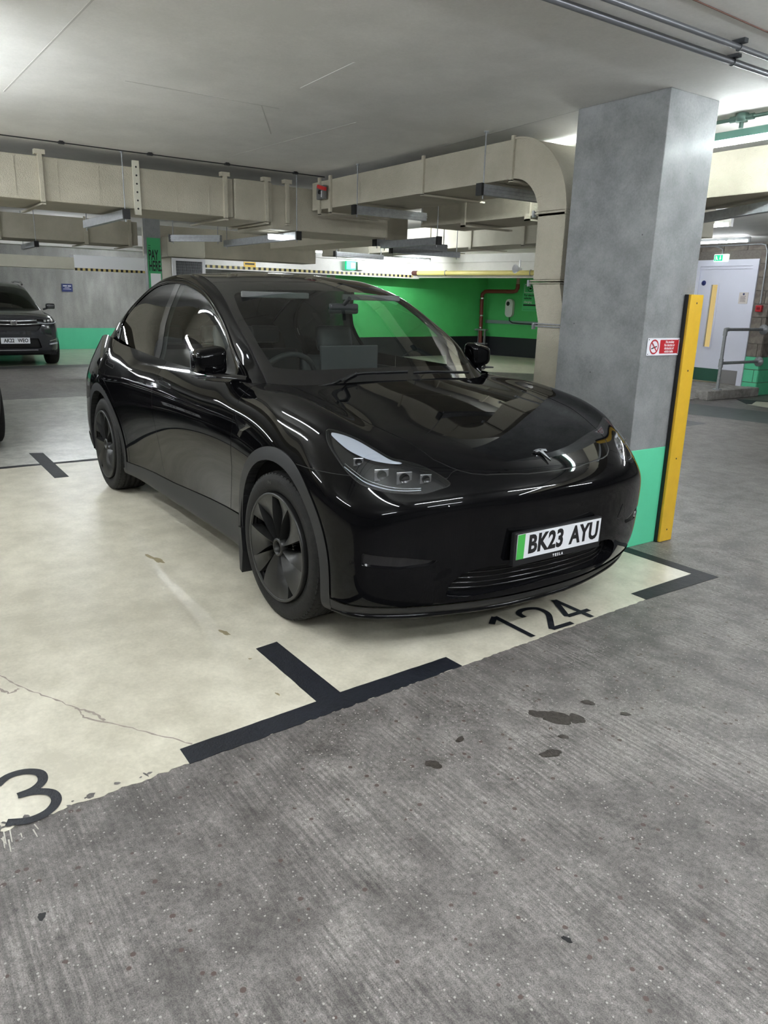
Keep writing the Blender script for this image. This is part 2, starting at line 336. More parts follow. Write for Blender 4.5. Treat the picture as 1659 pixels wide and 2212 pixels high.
# sill ramp & kerb
rp = MB(); rp.prism([(8.6, 0), (10.70, .145), (10.70, 0)], 'X', -5.9, -4.42); struct(rp.build('trim_1', KERBC))
kerb = MB().box(-4.50, 9.12, 0, -4.27, 10.68, .155, bev=.02).build('concrete_kerb', KERBC); tag(kerb, 'low concrete kerb carrying the tubular handrail beside the white door', 'kerb')
rl = empty('handrail', (0, 0, 0)); tag(rl, 'galvanised tubular handrail between kerb and block wall by the door', 'handrail')
MB().tube([(-4.36, 9.52, .155), (-4.36, 9.52, 1.08)], .026, 12).build('post', STEEL, rl)
MB().tube([(-4.36, 9.50, 1.15), (-4.36, 10.66, 1.15)], .026, 12).build('top_rail', STEEL, rl)
MB().tube([(-4.36, 9.52, .60), (-4.36, 10.66, .60)], .026, 12).build('mid_rail', STEEL, rl)
for f_, r_f in (([(-4.36, 9.52, 1.05), (-4.36, 9.52, 1.12), (-4.36, 9.545, 1.15), (-4.36, 9.60, 1.15)], .034), ([(-4.36, 9.52, .53), (-4.36, 9.52, .67)], .036), ([(-4.36, 9.52, .155), (-4.36, 9.52, .17)], .075)): MB().tube(f_, r_f, 12).build('fitting', STEEL, rl)
for zz in (1.15, .60):
    MB().lathe([(0, 10.625), (.03, 10.625), (.036, 10.66), (.085, 10.668), (.085, 10.685), (0, 10.685)], 20, 'Y', (-4.36, 0, zz)).build('wall_flange', STEEL, rl)
ex = empty('exit_sign', (-5.335, 10.64, 2.36)); tag(ex, 'lit green exit sign with running figure above the white door', 'sign')
MB().box(-.135, -.02, -.065, .135, .04, .065, bev=.012).build('sign_body', EXITW, ex)
MB().box(-.122, -.024, -.052, .04, -.0205, .052).build('green_panel', EXITG, ex)
def runner(parent, s, o, m=EXITW, y=-.026, mir=1):
    q = MB()
    def bar(x0, z0, x1, z1, w): 
        d = Vector((x1-x0, z1-z0)).normalized(); n = Vector((-d.y, d.x))*w/2
        P_ = [(x0+n.x, z0+n.y), (x1+n.x, z1+n.y), (x1-n.x, z1-n.y), (x0-n.x, z0-n.y)]
        q.prism([(o[0]+mir*s*a, o[1]+s*b) for a, b in P_], 'Y', y, y+.0015)
    bar(-.1, .25, .1, -.1, .2); bar(.1, -.1, .4, -.4, .14); bar(.0, -.1, -.25, -.45, .14); bar(-.1, .2, -.4, 0, .1); bar(-.1, .25, .2, .3, .1)
    q.prism([(o[0]+mir*s*(-.2+.13*math.cos(a*PI/5)), o[1]+s*(.45+.13*math.sin(a*PI/5))) for a in range(10)], 'Y', y, y+.0015)
    return q.build('running_figure', m, parent)
runner(ex, .075, (-.075, -.005))
MB().prism([(-.012, .04), (.002, .04), (.002, 0), (.014, 0), (-.005, -.04), (-.024, 0), (-.012, 0)], 'Y', -.026, -.0245).build('down_arrow', EXITW, ex)
cdt = MB().tube([(-6.6, 10.655, 2.565), (-5.5, 10.655, 2.565), (-5.43, 10.655, 2.545), (-5.36, 10.655, 2.52), (-5.335, 10.655, 2.50), (-5.335, 10.655, 2.43)], .011, 8).build('sign_conduit', STEEL); tag(cdt, 'thin pale conduit running down into the lit exit sign', 'conduit')
cd2 = MB().tube([(-5.9, 10.65, 2.57), (-4.62, 10.65, 2.57), (-4.54, 10.65, 2.55), (-4.50, 10.65, 2.46), (-4.485, 10.65, 2.2), (-4.48, 10.65, 1.58)], .013, 8).build('wall_conduit', STEEL); tag(cd2, 'steel conduit bending down the block wall to a red box', 'conduit')
cp = empty('fire_call_point', (-4.49, 10.655, 1.50)); tag(cp, 'small red fire alarm call point on the block wall by the door', 'call point')
MB().box(-.055, -.03, -.055, .055, .03, .055, bev=.008).build('call_point_body', RED, cp); MB().box(-.03, -.034, -.022, .03, -.0305, .022).build('glass_plate', mat('dark_red', (.15, .006, .01), .3), cp)
# ---- ceiling beams and panels (part of the ceiling) ----
def cb(name, m, *b): return MB().box(*b).build(name, m, ce)
cb('downstand_beam', CEIL, -14.6, -12, 2.36, -14.2, 7.5, CZ)
cb('cream_downstand', DUCTB, -15.6, -12, 1.955, -15.2, 1.80, 2.20)
cb('headroom_panel', mat('white_headroom_panel', (.92, .93, .96), .5), -15.6, 1.80, 1.965, -15.2, 3.9, 2.26)
cb('downstand_beam', CEIL, -13.6, 3.9, 2.03, -13.35, 9.9, 2.40)
cb('upper_beam', CEIL, -13.75, 2.6, 2.40, -13.2, 9.9, CZ)
MB().prism([(-13.72, 9.75), (-6.9, 11.60), (-6.97, 11.85), (-13.79, 10.0)], 'Z', 2.06, 2.42).build('downstand_beam', CEIL, ce)
MB().prism([(-13.65, 9.7), (-6.8, 11.50), (-7.0, 12.0), (-13.9, 10.2)], 'Z', 2.42, CZ).build('upper_beam', CEIL, ce)
hz = lambda x, y0, y1, z0, z1, n, nm: [MB().box(x, y0+(y1-y0)*(k+.04)/n, z0, x+.006, y0+(y1-y0)*(k+.5)/n, z1).build(nm, BLACKT, ce) for k in range(n)]
MB().box(-15.2, 1.80, 1.93, -15.195, 3.9, 1.985).build('hazard_strip', mat('hazard_yellow', (.68, .55, .22), .5), ce); hz(-15.195, 1.80, 3.9, 1.93, 1.985, 19, 'hazard_stripe')
MB().box(-13.35, 4.05, 2.055, -13.345, 9.7, 2.115).build('hazard_strip', mat('hazard_yellow_dull', (.50, .42, .17), .5), ce); hz(-13.345, 4.05, 9.7, 2.055, 2.115, 44, 'hazard_stripe')
JOINT = mat('ceiling_joint_grey', (.50, .49, .465), .8)
# joints in the ceiling boards
for k, (x0, y0, x1, y1, wd_) in enumerate(((-2.4, -1.50, 1.2, -1.42, .005), (-1.68, -1.0, -1.68, -.05, .004), (-2.4, .25, -1.68, -.17, .003), (-1.9, 1.45, -.48, 1.36, .006), (-3.4, .4, -1.68, .52, .003))):
    d = Vector((x1-x0, y1-y0)).normalized(); n = Vector((-d.y, d.x))*wd_
    MB().prism([(x0-n.x, y0-n.y), (x1-n.x, y1-n.y), (x1+n.x, y1+n.y), (x0+n.x, y0+n.y)], 'Z', CZ-.001, CZ).build('board_joint', JOINT, ce)
MB().prism([(-1.17, -.178), (-.57, -.200), (-.57, -.190), (-1.17, -.170)], 'Z', CZ-.001, CZ).build('white_joint', mat('white_filler', (.75, .75, .73), .6), ce)
# ================= FLOOR PAINT =================
def flat(name, poly, z, m, parent=fl, t=.0015, zlo=0.0):
    return MB().prism(poly, 'Z', zlo, z).build(name, m, parent)
def rag(p0, p1, n, amp, seed):
    R_ = random.Random(seed); out = []
    a = Vector(p0); b = Vector(p1); d = (b-a); nn = Vector((-d.y, d.x)).normalized()
    for k in range(n+1):
        t = k/n; q = a+d*t+nn*R_.uniform(-amp, amp)*(1 if 0 < k < n else 0); out.append((q.x, q.y))
    return out
edge = rag((1.22, -11), (.935, -2.30), 60, .006, 1)+rag((.935, -2.30), (.905, -1.72), 40, .007, 2)[1:]+[(.85, -.516)]+rag((.85, -.516), (.785, .80), 70, .004, 3)[1:]+[(.775, 1.43)]
flat('bay_paint', edge+[(-.2, 1.43), (-4.03, 1.43), (-4.03, -11)], .0012, CREAM)
flat('bay_paint', rag((-4.06, 1.43), (-4.06, -11), 80, .008, 4)+rag((-8.65, -11), (-8.6, 4.0), 120, .02, 5)+[(-5.2, 4.0), (-5.2, 1.43)], .0012, PALE)
flat('bay_paint', [(-13.9, -11.9), (-13.95, 7.4), (-18.68, 7.4), (-18.68, -11.9)], .0012, mat('cream_green_floor_paint', (.50, .52, .40), .35, 0, .5, .2, 3, .2, 20, ncol=(.33, .36, .28)))
flat('bay_paint', [(-10.6, 8.2), (-14.0, 8.0), (-14.1, 12.95), (-8.5, 14.4), (-6.0, 12.6)], .0012, CREAM)
flat('bay_paint', [(-3.7, 9.36), (-2.0, 9.0), (-1.2, 10.7), (-3.7, 10.1), (-3.85, 9.9)], .0012, CREAM)
def stripe(poly, z=.0024): return flat('bay_marking', poly, z, MARK)
stripe(rag((.77, -1.064), (.752, -.523), 14, .0015, 11)+rag((.851, -.516), (.908, -1.72), 60, .0035, 12)+rag((.812, -1.718), (.782, -1.176), 14, .0015, 13)+rag((.782, -1.176), (.256, -1.178), 12, .0015, 14)[1:]+[(.241, -1.07)])
stripe([(.692, .79), (.675, 1.354), (-.5, 1.33), (-.5, 1.435), (.20, 1.432), (.788, 1.442), (.788, .79)])
stripe([(-3.445, -1.228), (-3.443, -1.117), (-4.55, -1.10), (-4.60, -1.215)], .0030)
stripe(rag((-4.00, -11), (-4.00, 1.4), 90, .006, 15)+rag((-4.075, 1.4), (-4.075, -11), 90, .008, 16))
flat('dark_floor_band', [(-13.3, -11), (-13.3, 4), (-13.9, 4), (-13.9, -11)], .001, mat('dark_grey_floor', (.07, .07, .07), .5))
flat('dark_floor_band', [(-6.5, 8.6), (-4.286, 8.487), (-3.024, 8.772), (1.5, 9.6), (3, 8.6), (-2.369, 7.60), (-3.51, 7.358), (-6.5, 7.3)], .001, mat('dark_green_grey_floor', (.075, .09, .088), .5, 0, .5, 0, 8))
flat('dark_floor_band', [(-4.4, 6.81), (-3.143, 6.804), (-2.759, 6.776), (-2.738, 6.207), (-4.4, 6.0)], .001, mat('dark_grey_floor_patch', (.09, .095, .105), .5, 0, .5, 0, 8))
flat('bay_marking', [(-4.204, 9.874), (-3.721, 9.367), (-3.66, 9.42), (-3.86, 9.9), (-3.5, 10.1), (-3.6, 10.2)], .0022, MARK)
# numbers painted on the floor, read from the aisle: letters upright towards -x
def digit(s, c, h, wdt, lean=0):
    strokes = {'1': [[(.05, .78), (.42, 1.0), (.42, 1.0), (.42, 0)]], '2': [[(.04, .72), (.08, .90), (.28, 1.0), (.55, 1.0), (.78, .92), (.84, .74), (.76, .56), (.50, .34), (.12, .04), (.12, .04), (.92, .04)]],
               '4': [[(.62, 0), (.62, 1.0), (.62, 1.0), (.04, .28), (.04, .28), (.95, .28)]], '3': [[(.10, .86), (.30, .98), (.58, .98), (.80, .86), (.80, .68), (.62, .56), (.36, .53), (.36, .53), (.64, .50), (.86, .38), (.88, .20), (.70, .05), (.40, .01), (.08, .10)]]}[s]
    sw = .030; V = []; F = []; segi = 0
    for st_ in strokes:
        P_ = []
        for a, b in st_: P_.append(Vector((c[0]-b*h, c[1]+a*wdt-(b*lean))))
        # dedupe keeps sharp corners as separate segments
        segs = []; cur = [P_[0]]
        for p in P_[1:]:
            if (p-cur[-1]).length < 1e-6: segs.append(cur); cur = [p]
            else: cur.append(p)
        segs.append(cur)
        for sg in segs:
            segi += 1
            if len(sg) < 2: continue
            if len(sg) > 3:
                out = []
                for i in range(len(sg)-1):
                    p0, p1, p2, p3 = sg[max(i-1, 0)], sg[i], sg[i+1], sg[min(i+2, len(sg)-1)]
                    for k in range(5):
                        t = k/5; out.append(.5*((2*p1)+(-p0+p2)*t+(2*p0-5*p1+4*p2-p3)*t*t+(-p0+3*p1-3*p2+p3)*t**3))
                out.append(sg[-1]); sg = out
            n0 = len(V)
            for i, p in enumerate(sg):
                d = (sg[min(i+1, len(sg)-1)]-sg[max(i-1, 0)]).normalized(); n = Vector((-d.y, d.x))*sw/2
                V += [(p.x+n.x, p.y+n.y, .0030+.0003*segi), (p.x-n.x, p.y-n.y, .0030+.0003*segi)]
            for i in range(len(sg)-1): F.append((n0+2*i, n0+2*i+1, n0+2*i+3, n0+2*i+2))
    return MB().add(V, F).build('painted_number', MARK, fl)
digit('1', (.805, -.13), .262, .19, .0); digit('2', (.80, .065), .245, .175, 0); digit('4', (.795, .255), .25, .175, 0)
digit('3', (.93, -2.275), .262, .175, 0)
# cracks, scuffs, stains
cr = MB()
def ribbon(mb, pts, w0, seed, z=.0019):
    R_ = random.Random(seed); P_ = []
    for i in range(len(pts)-1):
        for k in range(6):
            t = k/6; P_.append(Vector(pts[i]).lerp(Vector(pts[i+1]), t)+Vector((R_.uniform(-.004, .004), R_.uniform(-.004, .004))))
    P_.append(Vector(pts[-1])); V = []; F = []
    for i, p in enumerate(P_):
        d = (P_[min(i+1, len(P_)-1)]-P_[max(i-1, 0)]).normalized(); n = Vector((-d.y, d.x))*w0*R_.uniform(.3, 1.2)
        V += [(p.x+n.x, p.y+n.y, z), (p.x-n.x, p.y-n.y, z)]
    for i in range(len(P_)-1): F.append((2*i, 2*i+1, 2*i+3, 2*i+2))
    mb.add(V, F)
ribbon(cr, [(-.3, -2.35), (-.052, -2.136), (.101, -2.078), (.213, -2.018), (.358, -1.943), (.436, -1.938), (.528, -1.866), (.67, -1.763), (.804, -1.672)], .004, 2)
ribbon(cr, [(.36, -1.95), (.42, -1.90), (.50, -1.88)], .005, 3, z=.0022); ribbon(cr, [(.10, -2.09), (.12, -2.13), (.05, -2.16)], .006, 4, z=.0021)
cr.build('floor_crack', CRACK, fl)
def blob(name, c, rx, ry, m, seed, rot=0, z=.0005, n=26, j=.35):
    R_ = random.Random(seed); P_ = []
    ph = [R_.uniform(0, 6.28) for _ in range(4)]
    for k in range(n):
        a = 2*PI*k/n; r = 1+j*(.5*math.sin(2*a+ph[0])+.4*math.sin(3*a+ph[1])+.3*math.sin(5*a+ph[2]))+R_.uniform(-j*.3, j*.3)
        x, y = rx*r*math.cos(a), ry*r*math.sin(a); P_.append((c[0]+x*math.cos(rot)-y*math.sin(rot), c[1]+x*math.sin(rot)+y*math.cos(rot)))
    return MB().add([(x, y, z) for x, y in P_]+[(c[0], c[1], z)], [(k, (k+1) % n, n) for k in range(n)]).build(name, m, fl)
for i, (c, a, b, ro) in enumerate([((1.345, -.485), .065, .045, .8), ((1.29, -.53), .03, .022, .4), ((1.395, -.425), .035, .03, .2), ((1.501, -.672), .04, .022, 1.2), ((1.338, -.297), .025, .018, .8), ((1.337, -1.049), .028, .022, .5), ((1.453, -.558), .02, .012, .6), ((1.471, -.244), .018, .013, .9), ((1.27, -.88), .012, .02, .2)]): blob('oil_stain', c, a, b, OIL, 40+i, ro, z=.0005+.0002*i, j=.22)
for i, (c, a, b) in enumerate([((2.069, -1.217), .012, .008), ((1.316, -2.247), .012, .01), ((1.98, -1.9), .006, .005), ((2.2, -1.6), .006, .006)]): blob('black_grit', c, a, b, BLACKT, 60+i, .3, .001)
blob('brown_scuff', (.032, -1.228), .035, .014, SCUFF, 71, .3, .0019); blob('brown_scuff', (-1.1, -1.172), .09, .02, SCUFF, 72, .15, .0019, j=.5); blob('brown_scuff', (.655, -1.275), .012, .006, SCUFF, 73, .2, .0019); blob('brown_scuff', (.33, -1.24), .007, .006, SCUFF, 74, 0, .0019)
sq = MB()
R9 = random.Random(9)
for k in range(16):
    x0 = R9.uniform(.93, 1.0); y0 = R9.uniform(-2.36, -2.16); x1, y1 = x0+R9.uniform(.02, .07), y0+R9.uniform(-.004, .008); sq.add([(x0, y0, .0006+k*.00005), (x1, y1, .0006+k*.00005), (x1, y1+.0025, .0006+k*.00005), (x0, y0+.004, .0006+k*.00005)], [(0, 1, 2, 3)])
sq.build('scraped_paint', mat('scraped_white_paint', (.5, .48, .42), .6), fl)['kind'] = 'stuff'
# chips in the bay paint along its ragged edge
for i in range(70):
    t = rng.random(); y = -2.9+2.2*t; x = .93-.048*(y+2.3)/1.0-rng.uniform(.0, .030); 
    if -1.75 < y < -.5: continue
    blob('paint_chip', (x, y), rng.uniform(.003, .012), rng.uniform(.004, .02), AISLE, 100+i, rng.uniform(0, 3), .0014+.00001*i, 9, .3)
# ================= PILLARS, DUCTS, CEILING SERVICES =================
pl_ = empty('concrete_pillar', (-.158, 1.5645, 0)); tag(pl_, 'large square grey concrete pillar with mint painted foot beside the black car', 'pillar')
def loc(o, p): o.location = (-p.location.x, -p.location.y, -p.location.z); return o
loc(MB().box(-.48, 1.342, 0, .165, 1.787, CZ, bev=.006).build('shaft', CONC, pl_), pl_)
loc(MB().box(-.483, 1.339, 0, .168, 1.790, .629, bev=.006).build('painted_foot', GREEN, pl_), pl_)
gd = empty('corner_guard', (.17, 1.76, 0)); tag(gd, 'tall yellow painted corner guard fixed to the concrete pillar edge', 'corner guard')
loc(MB().box(.1695, 1.700, .003, .205, 1.825, 1.549, bev=.003).box(.05, 1.7915, .003, .1695, 1.825, 1.549).build('guard_board', YELLOW, gd), gd)
loc(MB().box(.1685, 1.690, .0, .190, 1.699, 1.549).build('backing_strip', BLACKT, gd), gd)
for zz in (.08, .55, 1.1, 1.50): loc(MB().lathe([(0, .2075), (.005, .2065), (.006, .205)], 10, 'X', (0, 1.765, zz)).build('screw', OIL, gd), gd)
sg = empty('no_smoking_sign', (.168, 1.54, 1.245)); tag(sg, 'red and white no smoking sign screwed to the concrete pillar', 'sign')
# local frame: y runs right as seen from the front, z up, x out of the pillar
MB().box(-.001, -.153, -.0505, .003, .153, .0505, bev=.0012).build('sign_plate', mat('white_sign_plate', (.75, .75, .80), .3), sg)
def rrect(y0, z0, y1, z1, r, n=5):
    P_ = []
    for cy, cz, a0 in ((y1-r, z1-r, 0), (y0+r, z1-r, PI/2), (y0+r, z0+r, PI), (y1-r, z0+r, 1.5*PI)):
        for k in range(n+1): a = a0+PI/2*k/n; P_.append((cy+r*math.cos(a), cz+r*math.sin(a)))
    return P_
MB().prism(rrect(-.036, -.040, .143, .040, .005), 'X', .003, .0036).build('red_panel', RED, sg)
Msg = lambda y, z: frame(Vector((.0037, y, z)), (0, 1, 0), (0, 0, 1))
for k, (s, yy) in enumerate((('No smoking', .056), ('No charging or', .055), ('discharging of', .053), ('vehicle tanks', .053))): text_mesh('lettering', s, .0205, WHITE, sg, Msg(yy, .0275-.0185*k), .0004, .80, .0004)
def ring(mb, cy, cz, r0, r1, x, n=40):
    V = []; F = []
    for k in range(n):
        a = 2*PI*k/n; V += [(x, cy+r0*math.cos(a), cz+r0*math.sin(a)), (x, cy+r1*math.cos(a), cz+r1*math.sin(a))]
    for k in range(n): j = (k+1) % n; F.append((2*k, 2*k+1, 2*j+1, 2*j))
    mb.add(V, F)
q = MB(); ring(q, -.090, 0, .034, .0425, .0040)
d = Vector((.707, -.707))*.035; n_ = Vector((.707, .707))*.004
q.add([(.0042, -.090-d.x+n_.x, -d.y+n_.y), (.0042, -.090+d.x+n_.x, d.y+n_.y), (.0042, -.090+d.x-n_.x, d.y-n_.y), (.0042, -.090-d.x-n_.x, -d.y-n_.y)], [(0, 1, 2, 3)]); q.build('prohibition_ring', RED, sg)
q = MB(); d = Vector((.97, .26))*.026; n_ = Vector((-.26, .97))*.0035
q.add([(.0038, -.090-d.x+n_.x, -.004-d.y+n_.y), (.0038, -.090+d.x+n_.x, -.004+d.y+n_.y), (.0038, -.090+d.x-n_.x, -.004+d.y-n_.y), (.0038, -.090-d.x-n_.x, -.004-d.y-n_.y)], [(0, 1, 2, 3)])
for k in range(6): q.tube([(.0038, -.112+.004*k*(k % 2), .0+.003*k), (.0038, -.109, .003+.003*k)], .0005, 4)
q.build('cigarette', BLACKT, sg)
for y in (-.143, .143):
    for z in (-.042, .042): MB().lathe([(0, .0046), (.003, .004), (.0035, .003)], 10, 'X', (0, y, z)).build('screw', BLACKT, sg)
# second column with pay sign
c2 = MB().box(-8.87, 1.34, 0, -8.75, 1.56, CZ).build('slim_column', CONC); tag(c2, 'slim grey concrete column behind the car carrying a green pay sign', 'column')
ps = empty('pay_sign', (-8.748, 1.45, 1.9)); tag(ps, 'tall green sign reading PAY HERE on the slim column', 'sign')
MB().box(-.001, -.10, -.75, .003, .10, .375).build('sign_board', mat('pay_sign_green', (.05, .36, .14), .4), ps)
MP = lambda y, z: frame(Vector((.0042, y, z)), (0, 1, 0), (0, 0, 1))
text_mesh('lettering', 'PAY', .205, BLACKT, ps, MP(-.088, .125), .0004, .40, .004, 'LEFT'); text_mesh('lettering', 'HERE.', .205, BLACKT, ps, MP(-.088, -.03), .0004, .375, .004, 'LEFT')
MB().box(.0035, -.07, -.40, .0042, .085, -.13).build('white_panel', WHITE, ps)
for k in range(3): MB().box(.0035, -.085, .26-.035*k, .0042, -.05, .268-.035*k).build('small_print', BLACKT, ps)
bs = empty('blue_wall_sign', (-18.69, 2.385, 1.575)); tag(bs, 'small dark blue sign with white print on the bare concrete wall', 'sign')
MB().box(0, -.135, -.10, .004, .135, .10).build('sign_board', BLUE, bs)
q = MB()
for (a, b, z, h) in ((-.10, .0, .045, .022), (.02, .10, .045, .022), (-.06, .06, .0, .01), (-.10, .10, -.035, .01)): q.box(.0045, a, z-h/2, .0055, b, z+h/2)
q.build('white_print', WHITE, bs)
# ---- ducts ----
def flange_y(b, y, x0, x1, z0, z1, w=.02, t=.014):   # ring round a duct that runs along y
    b.box(x0-t, y-w/2, z0-t, x1+t, y+w/2, z0); b.box(x0-t, y-w/2, z1, x1+t, y+w/2, z1+t); b.box(x1, y-w/2, z0, x1+t, y+w/2, z1); b.box(x0-t, y-w/2, z0, x0, y+w/2, z1)
d1 = empty('air_duct', (-4.3, -3, 2.17)); tag(d1, 'long cream insulated air duct crossing behind the black car under the ceiling', 'air duct', 'cream air ducts')
L_ = lambda o, p: loc(o, p)
L_(MB().box(-4.70, -11.8, 2.17, -3.92, .615, 2.50, bev=.012).build('duct_body', DUCT, d1), d1)
L_(MB().box(-4.74, .62, 2.155, -3.90, 1.0, 2.505, bev=.012).build('duct_joint_section', DUCT, d1), d1)
L_(MB().box(-4.72, 1.0, 2.10, -3.93, 2.36, 2.495, bev=.02).build('duct_end_section', DUCT, d1), d1)
for y in (-1.22, -.90, -.58, -2.2, -1.9, .08, .38): L_(MB().box(-3.9205, y-.004, 2.18, -3.9165, y+.004, 2.49).build('duct_seam', DUCT, d1), d1)
for y in (-1.03, .53, .94, 1.16):
    L_(MB().box(-3.9195, y-.016, 2.158, -3.886, y+.016, 2.54).box(-4.76, y-.016, 2.138, -3.886, y+.016, 2.151).box(-3.94, y-.04, 2.51, -3.88, y+.04, 2.545).build('hanger_strap', DUCT, d1), d1)
sp = MB().box(-3.918, -.30, 2.12, -3.895, -.245, 2.55); L_(sp.build('perforated_strut', DUCTB, d1), d1)
for k in range(6): L_(MB().lathe([(0, -3.8935), (.008, -3.8935), (.008, -3.895)], 10, 'X', (0, -.272, 2.17+.066*k)).build('strut_hole', BLACKT, d1), d1)
# right duct with elbow and drop
d2 = empty('air_duct_drop', (-.72, 1.72, 0)); tag(d2, 'cream air duct with rounded elbow dropping to the floor behind the pillar', 'air duct')
L_(MB().box(-3.88, 1.42, 2.29, -1.10, 2.03, 2.54, bev=.008).build('duct_body', DUCT, d2), d2)
def elbow(b, cx, cz, r0, r1, y0, y1, n=14):
    V = []; F = []
    for k in range(n+1):
        a = PI/2-PI/2*k/n
        for r in (r0, r1):
            for y in (y0, y1): V.append((cx+r*math.cos(a), y, cz+r*math.sin(a)))
    for k in range(n):
        o = 4*k; F += [(o, o+4, o+5, o+1), (o+2, o+3, o+7, o+6), (o, o+2, o+6, o+4), (o+1, o+5, o+7, o+3)]
    b.add(V, F, False); b.add(V[:4], [(0, 1, 3, 2)]); b.add(V[-4:], [(0, 2, 3, 1)])
q = MB(); elbow(q, -1.09, 2.03, .26, .51, 1.42, 2.03); L_(q.build('elbow', DUCT, d2), d2)
q = MB(); elbow(q, -1.09, 2.03, .505, .517, 1.41, 1.43); L_(q.build('elbow_edge', DUCT, d2), d2)
L_(MB().box(-.83, 1.42, 1.63, -.585, 2.03, 2.05, bev=.005).build('vertical_section', DUCT, d2), d2)
q = MB(); V = [(-.83, 1.42, 1.60), (-.585, 1.42, 1.60), (-.585, 2.03, 1.60), (-.83, 2.03, 1.60), (-.755, 1.42, 1.36), (-.515, 1.42, 1.36), (-.515, 2.03, 1.36), (-.755, 2.03, 1.36)]
q.add(V, [(0, 1, 2, 3), (4, 7, 6, 5), (0, 4, 5, 1), (1, 5, 6, 2), (2, 6, 7, 3), (3, 7, 4, 0)]); L_(q.build('offset_section', DUCT, d2), d2)
L_(MB().box(-.755, 1.42, 0, -.515, 2.03, 1.36, bev=.005).build('vertical_section', DUCT, d2), d2)
for (xa, xb, zz) in ((-.83, -.585, 2.055), (-.83, -.585, 1.615), (-.755, -.515, 1.335)):
    L_(MB().box(xa-.015, 1.405, zz-.012, xb+.015, 2.045, zz-.004).box(xa-.015, 1.405, zz+.004, xb+.015, 2.045, zz+.012).build('clamp_flange', STEEL if zz < 1.4 else DUCT, d2), d2)
    L_(MB().box(xa-.035, 1.40, zz-.03, xa-.018, 1.42, zz+.012).build('clamp_bolt', STEEL, d2), d2)
for x in (-2.10, -1.10):
    L_(MB().box(x-.014, 1.402, 2.275, x+.014, 1.419, 2.56).box(x-.014, 1.402, 2.268, x+.014, 2.06, 2.282).build('hanger_strap', DUCT, d2), d2)
for x in (-3.72, -3.52):
    L_(MB().box(x-.02, 1.40, 2.24, x+.02, 1.419, 2.57).box(x-.02, 1.40, 2.235, x+.02, 2.08, 2.25).build('hanger_strap', DUCT, d2), d2)
# third duct, along the right
d3 = empty('air_duct_far', (-1, 3, 2.24)); tag(d3, 'cream air duct running past the right side of the pillar near the lit tube', 'air duct')
L_(MB().box(-3.92, 2.78, 2.24, 4.5, 3.4, 2.54, bev=.008).build('duct_body', DUCT, d3), d3)
for x in (-3.2, -2.3, -1.5, 1.0): L_(MB().box(x-.03, 2.76, 2.20, x+.03, 2.779, 2.57).box(x-.03, 2.76, 2.20, x+.03, 3.42, 2.215).build('hanger_strap', DUCT, d3), d3)
d4 = empty('air_duct_second', (-9.4, 0, 2.17)); tag(d4, 'second long cream air duct further back ending at the slim column', 'air duct')
L_(MB().box(-9.75, -11.8, 2.17, -9.0, 1.30, 2.50, bev=.01).build('duct_body', DUCT, d4), d4)
for y in (-.6, .55, 1.18, -3): L_(MB().box(-8.998, y-.025, 2.14, -8.975, y+.025, 2.52).box(-9.8, y-.02, 2.14, -8.98, y+.02, 2.155).build('hanger_strap', DUCT, d4), d4)
d5 = empty('grille_duct', (-9.3, 2.07, 0)); tag(d5, 'cream duct drop with white framed grille right of the pay sign', 'air duct')
L_(MB().box(-9.6, 1.74, 2.03, -8.99, 2.36, 2.34, bev=.04).build('duct_hood', DUCTB, d5), d5)
L_(MB().box(-9.55, 1.80, 0, -9.03, 2.32, 2.025, bev=.005).box(-9.75, 1.60, 2.06, -9.25, 4.5, 2.50).build('duct_body', DUCT, d5), d5)
fr = MB()
for b in ((1.80, 1.98, 2.335, 2.02), (1.80, 1.50, 2.335, 1.545), (1.80, 1.545, 1.855, 1.98), (2.285, 1.545, 2.335, 1.98)): fr.box(-9.0, b[0], b[1], -8.965, b[2], b[3])
g_ = fr.build('grille_frame', WHITE, d5); L_(g_, d5)
L_(MB().box(-9.02, 1.855, 1.545, -9.0, 2.285, 1.98).build('grille_back', BLACKT, d5), d5)
lv = MB()
for k in range(22): lv.box(-9.0, 1.862+k*.0195, 1.545, -8.985, 1.868+k*.0195, 1.98)
for k in range(10): lv.box(-9.0, 1.855, 1.56+k*.043, -8.983, 2.285, 1.564+k*.043)
L_(lv.build('grille_bars', STEEL, d5), d5)
d6 = empty('air_duct_transverse', (-6, 5, 2.17)); tag(d6, 'distant cream air duct above the green charging wall', 'air duct')
L_(MB().box(-9.2, 4.6, 2.19, -2.0, 5.2, 2.50, bev=.008).build('duct_body', DUCTB, d6), d6)
for x in (-8.6, -7.7, -6.9, -6.1, -5.2, -4.2): L_(MB().box(x-.025, 4.58, 2.16, x+.025, 4.599, 2.52).box(x-.025, 4.58, 2.165, x+.025, 5.25, 2.178).build('hanger_strap', DUCTB, d6), d6)
d7 = empty('air_duct_branch', (-6, 3, 2.1)); tag(d7, 'cream branch duct between the transverse ducts behind the car', 'air duct')
L_(MB().box(-7.2, 2.6, 2.13, -4.73, 3.2, 2.45, bev=.01).build('duct_body', DUCT, d7), d7)
